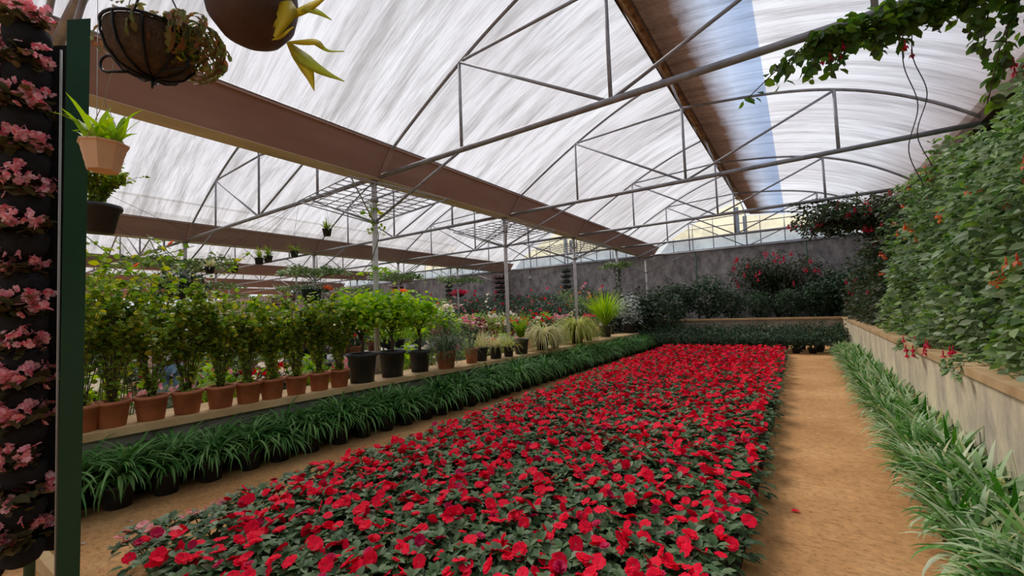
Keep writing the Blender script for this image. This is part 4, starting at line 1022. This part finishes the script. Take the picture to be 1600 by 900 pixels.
for k in range(12):
    a = rng.uniform(0, 6.28); s.tube([(0, 0, 0), (.3*math.cos(a), .2*math.sin(a), .8), (1.2*math.cos(a), .4*math.sin(a), 2.0), (1.7*math.cos(a), .5*math.sin(a), 2.3+.4*rng.normal())], [.05, .03, .015, .006], 5)
s.build('stem', M['stem'], t)
P = ellipsoid((0, -.1, 1.7), (1.7, .75, 1.2), .9)(110); P = P[(P[:, 1] < 0) & (P[:, 2] > 1.3)][:26]; each_blossom(P, .09, L['magenta'], t)
# stepped staging with flowering bushes against the left part of the back wall
for k in range(4):
    mb = MB(); mb.box(-34, -6.9-.25*k, 14.9+1.45*k, 16.4+1.45*k, 0, .35+.36*k); tag(mb.build('floor_step', M['grey_plaster']), f'long concrete step under the flowering bushes, {["lowest", "second", "third", "highest"][k]}', kind='structure')
HB = [bush_proto('flowering_bush', 'flowering bush', L['dark'], .95, .62, 520, .11, (.2, .25, 'blackpot'), f, nf, .07) for f, nf in ((L['red'], 5), (L['magenta'], 7), (L['begonia'], 9), (L['cream'], 5))]
HB2 = bush_proto('flowering_bush', 'flowering bush', L['climber'], .95, .62, 520, .12, (.2, .25, 'blackpot'), L['orange'], 4, .07)
STN = ['on the lowest step', 'on the second step', 'on the third step', 'on the top step']; FLN = ['red', 'magenta', 'pink', 'cream', 'orange']
for k in range(4):
    for i, x in enumerate(np.arange(-7.4-.2*k, -30 if k > 1 else -24, -1.08)):
        j = [0, 1, 2, 0, 3, 4, 1, 0][(i*3+k*5) % 8]
        zone = 'right part' if x > -12 else ('middle part' if x > -19 else 'left part')
        (HB+[HB2])[j].put((x+rng.normal(0, .08), 15.6+1.45*k+rng.normal(0, .1), .35+.36*k), rng.uniform(0, 6), rng.uniform(.95, 1.2), f'dark green bush with {FLN[j]} flowers {STN[k]} by the back wall, {zone}', f'flowering bushes {STN[k]}, {zone}')
# towers of hanging pots in front of the back wall
def tower_proto(name, leafm, r, tiers, gap, oval=1.0):
    t = thing(name, '', 'hanging planter')
    for k in range(tiers):
        q = MB(); q.lathe([(0, -.08), (r*.6, -.06), (r*.72, .04), (0, .04)], 14, (0, 0, k*gap)); q.build('tier_pot', M['blackpot'], t)
        f = MB(); cloud(f, ellipsoid((0, 0, k*gap+.08), (r, r*.8, .13), .3), 260, .09, .4, LEAF_S, droop=.3); f.build('tier_foliage', leafm, t)
    q = MB(); q.tube([(0, 0, -.1), (0, 0, tiers*gap+.5)], .012, 5); q.build('hanging_wire', M['cord'], t)
    return Proto(t)
RT = tower_proto('pot_tower', L['redleaf'], .62, 5, .29); GT = tower_proto('pot_tower', L['dark'], .36, 5, .30); 
for (px, y, col, lab) in [(783, 20.69, 0, 'wide tower of maroon leaved pots behind the second post'), (621, 20.69, 0, 'wide tower of maroon leaved pots left of the green tower on the wall'), (885, 20.69, 1, 'tower of dark green pots by the third post'), (701, 20.69, 1, 'tower of dark green pots between the two maroon towers'),
                          (569, 20.69, 1, 'tower of dark green pots near the left part of the wall'), (430, 20.69, 0, 'far left tower of maroon leaved pots')]:
    p = on(px, 445, 1, y); z0 = 2.45
    (RT if col == 0 else GT).put((p.x, p.y, z0), 0, (1, 1, .98), lab)
    o = bpy.data.objects
for (px, py, y, m_, lab) in [(718, 459, 17.5, L['magenta'], 'hanging basket of magenta flowers in front of the wall'), (624, 457, 17, L['orange'], 'hanging basket of orange red flowers left of the magenta one'), (458, 466, 14, L['redleaf'], 'hanging basket of dark maroon leaves on the far left'), (508, 452, 14, L['orange'], 'hanging basket with orange flowers far on the left')]:
    p = on(px, py, 1, y); t = thing('flower_basket', lab, 'hanging basket', p)
    q = MB(); q.lathe([(0, -.2), (.2, -.15), (.3, 0), (0, 0)], 14); q.build('pot', M['blackpot'], t)
    f = MB(); cloud(f, ellipsoid((0, 0, .08), (.55, .5, .16), .4), 300, .10, .5, ROUND); f.build('blossoms', m_, t)
    q = MB(); yn = min(TY, key=lambda v: abs(v-p.y)); q.tube([(0, 0, 0), (0, 0, .5), (0, yn-p.y, 4.0-p.z)], .008, 4); q.build('wire', M['cord'], t)
# small hanging pots in the second bay
def small_hanging(px, py, X, lab, r=.10, bushy=0, z_top=3.95, m_=None, dark=False):
    p = on(px, py, 0, X); t = thing('hanging_pot', lab, 'hanging pot', p)
    pot_mesh(r, r*.72, r*1.5, .008, 18, .02).build('pot', M['blackpot'], t, (0, 0, -r*1.5))
    q = MB()
    if bushy: cloud(q, ellipsoid((0, 0, -r*.3), (r*bushy*1.7, r*bushy*1.7, r*bushy*1.2), .3), 1100, .08, .35, LEAF_S)
    else:
        n = 26; a = rng.uniform(0, 6.28, n); blades(q, np.tile([0, 0, -.02], (n, 1)), a, rng.uniform(.6, 1.5, n), rng.uniform(.2, 1.5, n), rng.uniform(r*1.6, r*3.4, n), r*.28, 5)
        n = 6; a = rng.uniform(-1, 1, n); blades(q, np.tile([0, 0, 0.], (n, 1)), a, rng.uniform(-.2, .4, n), rng.uniform(.4, 1.2, n), rng.uniform(r*3, r*5, n), r*.2, 6)
    q.build('foliage', m_ or L['shrub'], t)
    for k in range(3):
        a = 2*PI*k/3; w = MB(); w.tube([(r*.9*math.cos(a), r*.9*math.sin(a), 0), (0, 0, r*4.5)], .002, 4); w.build('hanger', M['cord'], t)
    w = MB(); yn = min(TY, key=lambda v: abs(v-p.y)); w.tube([(0, 0, r*4.5), (.0, yn-p.y, 4.0-p.z)], .003, 4); w.build('wire', M['cord'], t)
small_hanging(511, 358, -8.3, 'small dark hanging pot with an upright orchid, nearest under the roof', .10)
small_hanging(405, 403, -8.6, 'left one of two small hanging orchid pots side by side', .085)
small_hanging(419, 400, -8.6, 'right one of two small hanging orchid pots side by side', .085)
small_hanging(460, 392, -8.6, 'small hanging orchid pot right of the paired pots', .085)
small_hanging(365, 415, -8.6, 'small hanging pot with long upright leaves left of the paired pots', .085)
small_hanging(328, 417, -8.6, 'small hanging pot with yellowish leaves, second to the right of the big dark basket', .08, 0, 3.95, L['straw'])
small_hanging(284, 440, -8.6, 'big dark bushy hanging basket behind the potted shrubs', .20, 1.2, 3.95, L['dark'])
small_hanging(487, 452, -12.6, 'bushy dark hanging basket left of the bright green shrubs', .30, 1.3, 3.95, L['dark'])
small_hanging(253, 438, -8.8, 'small brown leaved hanging pot left of the big dark basket', .09, 0, 3.95, L['bronze'])

# ================================================================== LEFT MIDDLE GROUND
t0 = thing('plant_bench', '', 'bench')
q = MB(); q.box(-.55, .55, -1.9, 1.9, .70, .76); q.build('top', M['bench'], t0)
for sx_ in (-1, 1):
    for sy_ in (-1, 1):
        q = MB(); q.box(sx_*.48-.025, sx_*.48+.025, sy_*1.75-.025, sy_*1.75+.025, 0, .70); q.build('leg', M['bench'], t0)
BN = Proto(t0)
PV = [bush_proto('flowering_plant', 'flowering plant', lf_, h, r, n, ls, (.13, .18, pm_), f, nf, fs) for lf_, h, r, n, ls, pm_, f, nf, fs in
      [(L['shrub'], .40, .30, 260, .09, 'terracotta', L['cream'], 22, .05), (L['dark'], .38, .30, 240, .09, 'terracotta', L['red'], 14, .05), (L['bright'], .50, .32, 260, .11, 'blackpot', None, 0, 0),
       (L['willow'], .36, .32, 240, .08, 'blackpot', L['begonia'], 24, .05), (L['redleaf'], .42, .28, 230, .10, 'blackpot', None, 0, 0)]]
PVN = ['cream flowered plant', 'red flowered plant', 'bright green leafy plant', 'pink flowered plant', 'maroon leaved plant']
cols = [-7.9, -10.6, -13.2, -16.6, -19.4, -23.0]
for ci, x in enumerate(cols):
    for bi, y in enumerate(np.arange(1.2, 13.5, 4.0)):
        if ci == 0 and bi == 0: y += .0
        if not (ci == 0 and y < 3.4):
            BN.put((x, y+1.0, 0), 0, 1, f'grey plant bench in the {["first", "second", "third", "fourth", "fifth", "sixth"][ci]} line behind the ledge, {["nearest", "second", "third", "farthest"][bi]}', 'grey plant benches')
        for j in range(5):
            for sx_ in (-.27, .27):
                yy = y-.6+j*.78+rng.normal(0, .05); 
                if ci == 0 and y < 3.4: 
                    if abs(yy-2.35) < .5: continue
                v = (ci*2+bi*3+j+(1 if sx_ > 0 else 0)+rng.integers(0, 2)) % 5
                z = .76 if not (ci == 0 and y < 3.4) else 0
                PV[v].put((x+sx_+rng.normal(0, .03), yy, z), rng.uniform(0, 6), rng.uniform(.9, 1.3)*(1.0 if z else 1.25), f'{PVN[v]} {"on the bench" if z else "on the ground"} in the {["first", "second", "third", "fourth", "fifth", "sixth"][ci]} line behind the ledge, {["nearest", "second", "third", "farthest"][bi]} stretch', f'{PVN[v]}s behind the ledge')
# second, lower line of leafy plants right behind the ledge pots
for i, y in enumerate(np.arange(.6, 15, .62)):
    v = [2, 0, 3, 2, 1, 2, 3, 0][i % 8]
    PV[v].put((xl(y)-1.15+rng.normal(0, .05), y, 0), rng.uniform(0, 6), (1.1, 1.1, 1.6), f'{PVN[v]} on the ground just behind the ledge, {"near the green post" if y < 3 else ("behind the big black pots" if y < 6.5 else "toward the far end")}', f'{PVN[v]}s just behind the ledge')

BB = [bush_proto('leafy_bush', 'bush', L[m_], 1.15, .55, 900, .10, (.17, .24, 'blackpot'), f, nf, .05) for m_, f, nf in (('shrub', L['orange'], 4), ('climber', None, 0), ('shrub', L['magenta'], 8), ('dark', L['cream'], 10))]
BBN = ['yellow green bush with orange flowers', 'grey green bush', 'olive bush with magenta flowers', 'dark bush with cream flowers']
LN = ['just behind the benches nearest the ledge', 'behind the second bench line', 'behind the third bench line', 'behind the fourth bench line']
for li, x in enumerate((-9.2, -11.9, -14.9, -18.0)):
    for i, y in enumerate(np.arange(.9+li*.3, 14, .95)):
        BB[(i*3+li) % 4].put((x+rng.normal(0, .06), y, 0), rng.uniform(0, 6), rng.uniform(.95, 1.2), f'{BBN[(i*3+li) % 4]} {LN[li]}, {"near end" if y < 4 else ("middle" if y < 9 else "far end")}', f'tall bushes {LN[li]}')
# tall lanky climber rising above the shrubs by the green post
t = thing('lanky_climber', 'lanky leafy stems rising above the shrubs beside the green post', 'climbing plant', (-6.1, 1.35, 0))
q = MB(); s = MB()
for k in range(16):
    P = smooth_curve(np.array([(0, 0, 0), (rng.normal(0, .15), rng.normal(0, .1), 1.0), (rng.normal(.05, .4), rng.normal(.05, .35), 1.9), (rng.normal(.1, .6), rng.normal(.2, .5), rng.uniform(2.0, 2.6))]), 12); s.tube(P, .005, 5)
    n = 46; b_, d = along(P, rng.uniform(.4, 1, n)); leaves(q, b_+rng.normal(0, .03, (n, 3)), rdir(n, -.7, .4), rdir(n, 0, 1), rng.uniform(.05, .085, n), .5, LEAF)
q.build('foliage', L['shrub'], t); s.build('stem', M['gstem'], t)
for p in ((.3, .35, 2.45), (.1, .1, 2.2)):
    f = MB(); append_mesh(f, flower_mesh(.045, 5, .5, .2, layers=2), Matrix.Rotation(.8, 4, 'X')); f.build('flower', L['orange'], t, p)

# ================================================================== PERSON behind the shrubs
M['skin'] = rough_mat('skin', (.42, .24, .16), (.48, .28, .19), 5, .55, 0)
M['hair'] = rough_mat('grey hair', (.20, .19, .18), (.34, .33, .32), 30, .7, .2)
M['shirt'] = rough_mat('pale shirt', (.62, .60, .58), (.74, .72, .70), 5, .85, 0)
M['jeans'] = rough_mat('blue jeans', (.10, .20, .36), (.26, .40, .58), 12, .85, .1)
M['shoe'] = rough_mat('brown leather', (.12, .07, .04), (.18, .10, .06), 8, .6, 0)
def skin_obj(name, verts, edges, radii, mat, parent, root=0, sub=2):
    me = bpy.data.meshes.new(name); me.from_pydata(verts, edges, []); me.materials.append(mat)
    o = bpy.data.objects.new(name, me); COL.objects.link(o); o.parent = parent
    md = o.modifiers.new('skin', 'SKIN'); md.use_smooth_shade = True
    for i, r in enumerate(radii):
        sv = me.skin_vertices[0].data[i]; sv.radius = (r, r) if np.isscalar(r) else r; sv.use_root = (i == root)
    s = o.modifiers.new('sub', 'SUBSURF'); s.levels = s.render_levels = sub
    return o
PR = thing('person', 'person in a pale shirt and blue jeans standing behind the potted shrubs', 'person', (-7.98, 2.35, 0), 1.2)
v = [(0, 0, .96), (0, 0, 1.12), (0, .01, 1.30), (0, .01, 1.44), (0, 0, 1.52), (0, -.01, 1.60), (0, -.015, 1.69)]
r_ = [(.15, .11), (.14, .10), (.16, .11), (.13, .09), (.055, .055), (.085, .095), (.07, .085)]
e_ = [(0, 1), (1, 2), (2, 3), (3, 4), (4, 5), (5, 6)]
for s in (-1, 1):
    b = len(v)
    v += [(s*.10, 0, .88), (s*.11, -.01, .48), (s*.11, .02, .09), (s*.12, -.12, .04)]; r_ += [.088, .058, .040, .034]; e_ += [(0, b), (b, b+1), (b+1, b+2), (b+2, b+3)]
    b = len(v)
    v += [(s*.19, .01, 1.41), (s*.25, .03, 1.13), (s*.23, -.16, .98), (s*.22, -.24, .95)]; r_ += [.055, .040, .028, .026]; e_ += [(3, b), (b, b+1), (b+1, b+2), (b+2, b+3)]
    for f in range(5):
        a = (f-2)*.016; ln = [.055, .075, .082, .075, .06][f] if f else .05
        c = len(v); v += [(s*.22+s*a, -.27-(.0 if f else -.02), .95+(.015 if f == 0 else 0)), (s*.22+s*a*1.4-(s*.03 if f == 0 else 0), -.27-ln*.6, .945), (s*.22+s*a*1.5-(s*.04 if f == 0 else 0), -.27-ln*.9, .925)]
        r_ += [.009, .0085, .0075]; e_ += [(b+3, c), (c, c+1), (c+1, c+2)]
v += [(0, -.115, 1.615)]; r_ += [.012]; e_ += [(5, len(v)-1)]
skin_obj('body', v, e_, r_, M['skin'], PR)
sv = [(0, 0, .93), (0, 0, 1.12), (0, .01, 1.30), (0, .01, 1.43)]; sr = [(.165, .125), (.16, .12), (.175, .125), (.13, .09)]; se = [(0, 1), (1, 2), (2, 3)]
for s in (-1, 1):
    b = len(sv); sv += [(s*.19, .01, 1.41), (s*.245, .03, 1.17)]; sr += [.068, .058]; se += [(3, b), (b, b+1)]
skin_obj('shirt', sv, se, sr, M['shirt'], PR)
jv = [(0, 0, .96)]; jr = [(.165, .125)]; je = []
for s in (-1, 1):
    b = len(jv); jv += [(s*.10, 0, .86), (s*.11, -.01, .48), (s*.11, .02, .08)]; jr += [.105, .078, .068]; je += [(0, b), (b, b+1), (b+1, b+2)]
skin_obj('jeans', jv, je, jr, M['jeans'], PR)
q = MB(); q.lathe([(.155, -.02), (.162, -.02), (.162, .02), (.155, .02)], 20, (0, 0, .98)); q.build('belt', M['shoe'], PR).scale = (1.02, .78, 1)
q = MB(); q.lathe([(.0, .115), (.05, .105), (.085, .07), (.10, .02), (.098, -.03), (.08, -.05)], 18, (0, 0, 0)); o = q.build('hair', M['hair'], PR, (0, .012, 1.68)); o.scale = (.95, 1.08, 1)
for s in (-1, 1):
    q = MB(); q.lathe([(0, .05), (.03, .045), (.045, .02), (.048, 0), (0, 0)], 14); o = q.build('shoe', M['shoe'], PR, (s*.115, -.05, 0)); o.scale = (.95, 2.6, 1.4)
    q = MB(); q.lathe([(0, .008), (.006, .006), (.008, 0), (.006, -.006), (0, -.008)], 8, (s*.03, -.098, 1.645)); q.build('eye', M['iron'], PR)

# small fittings on the back wall
p = on(828, 433, 1, 21.40)
mb = MB(); mb.box(-.10, .10, -.03, .05, -.08, .10); mb.box(-.12, .12, -.04, .05, -.10, -.08)
tag(mb.build('wall_box', M['post'], None, p), 'small white box fixed on the stained back wall', 'box')
for px, lab in ((1088, 'thin green pipe standing against the back wall, left of the red flowered shrub'), (1262, 'thin green pipe standing against the back wall, right of the red flowered shrub')):
    p = on(px, 420, 1, 21.36); mb = MB(); mb.tube([(0, 0, .84), (0, 0, 4.1)], .035, 8); tag(mb.build('wall_pipe', M['net_green'], None, (p.x, p.y, 0)), lab, 'pipe')
# ================================================================== LITTER on the path
for i, (px, py, m_, lab) in enumerate([(205, 814, 'post', 'small white petal on the left path near the green post'), (130, 849, 'post', 'small white petal beside the foot of the green post'), (741-400, 796, 'stem', 'short brown twig on the left path')]):
    p = on(px, py, 2, .006); q = MB()
    if m_ == 'stem': q.tube([(-.05, 0, 0), (0, .01, .004), (.06, .0, 0)], .004, 5)
    else: q.add([(-.02, 0, 0), (0, .01, .004), (.022, .003, 0), (0, -.01, .002)], [(0, 3, 2, 1)])
    tag(q.build('litter', M[m_], None, p), lab, 'litter')
q = MB(); q.add([(-.03, 0, 0), (-.01, .02, .006), (.02, .018, .0), (.03, 0, .004), (.01, -.02, .006), (-.02, -.015, 0)], [(0, 5, 4, 3, 2, 1)])
tag(q.build('fallen_petal', L['red'], None, on(1243, 798, 2, .01)), 'fallen red petal on the right path', 'petal')
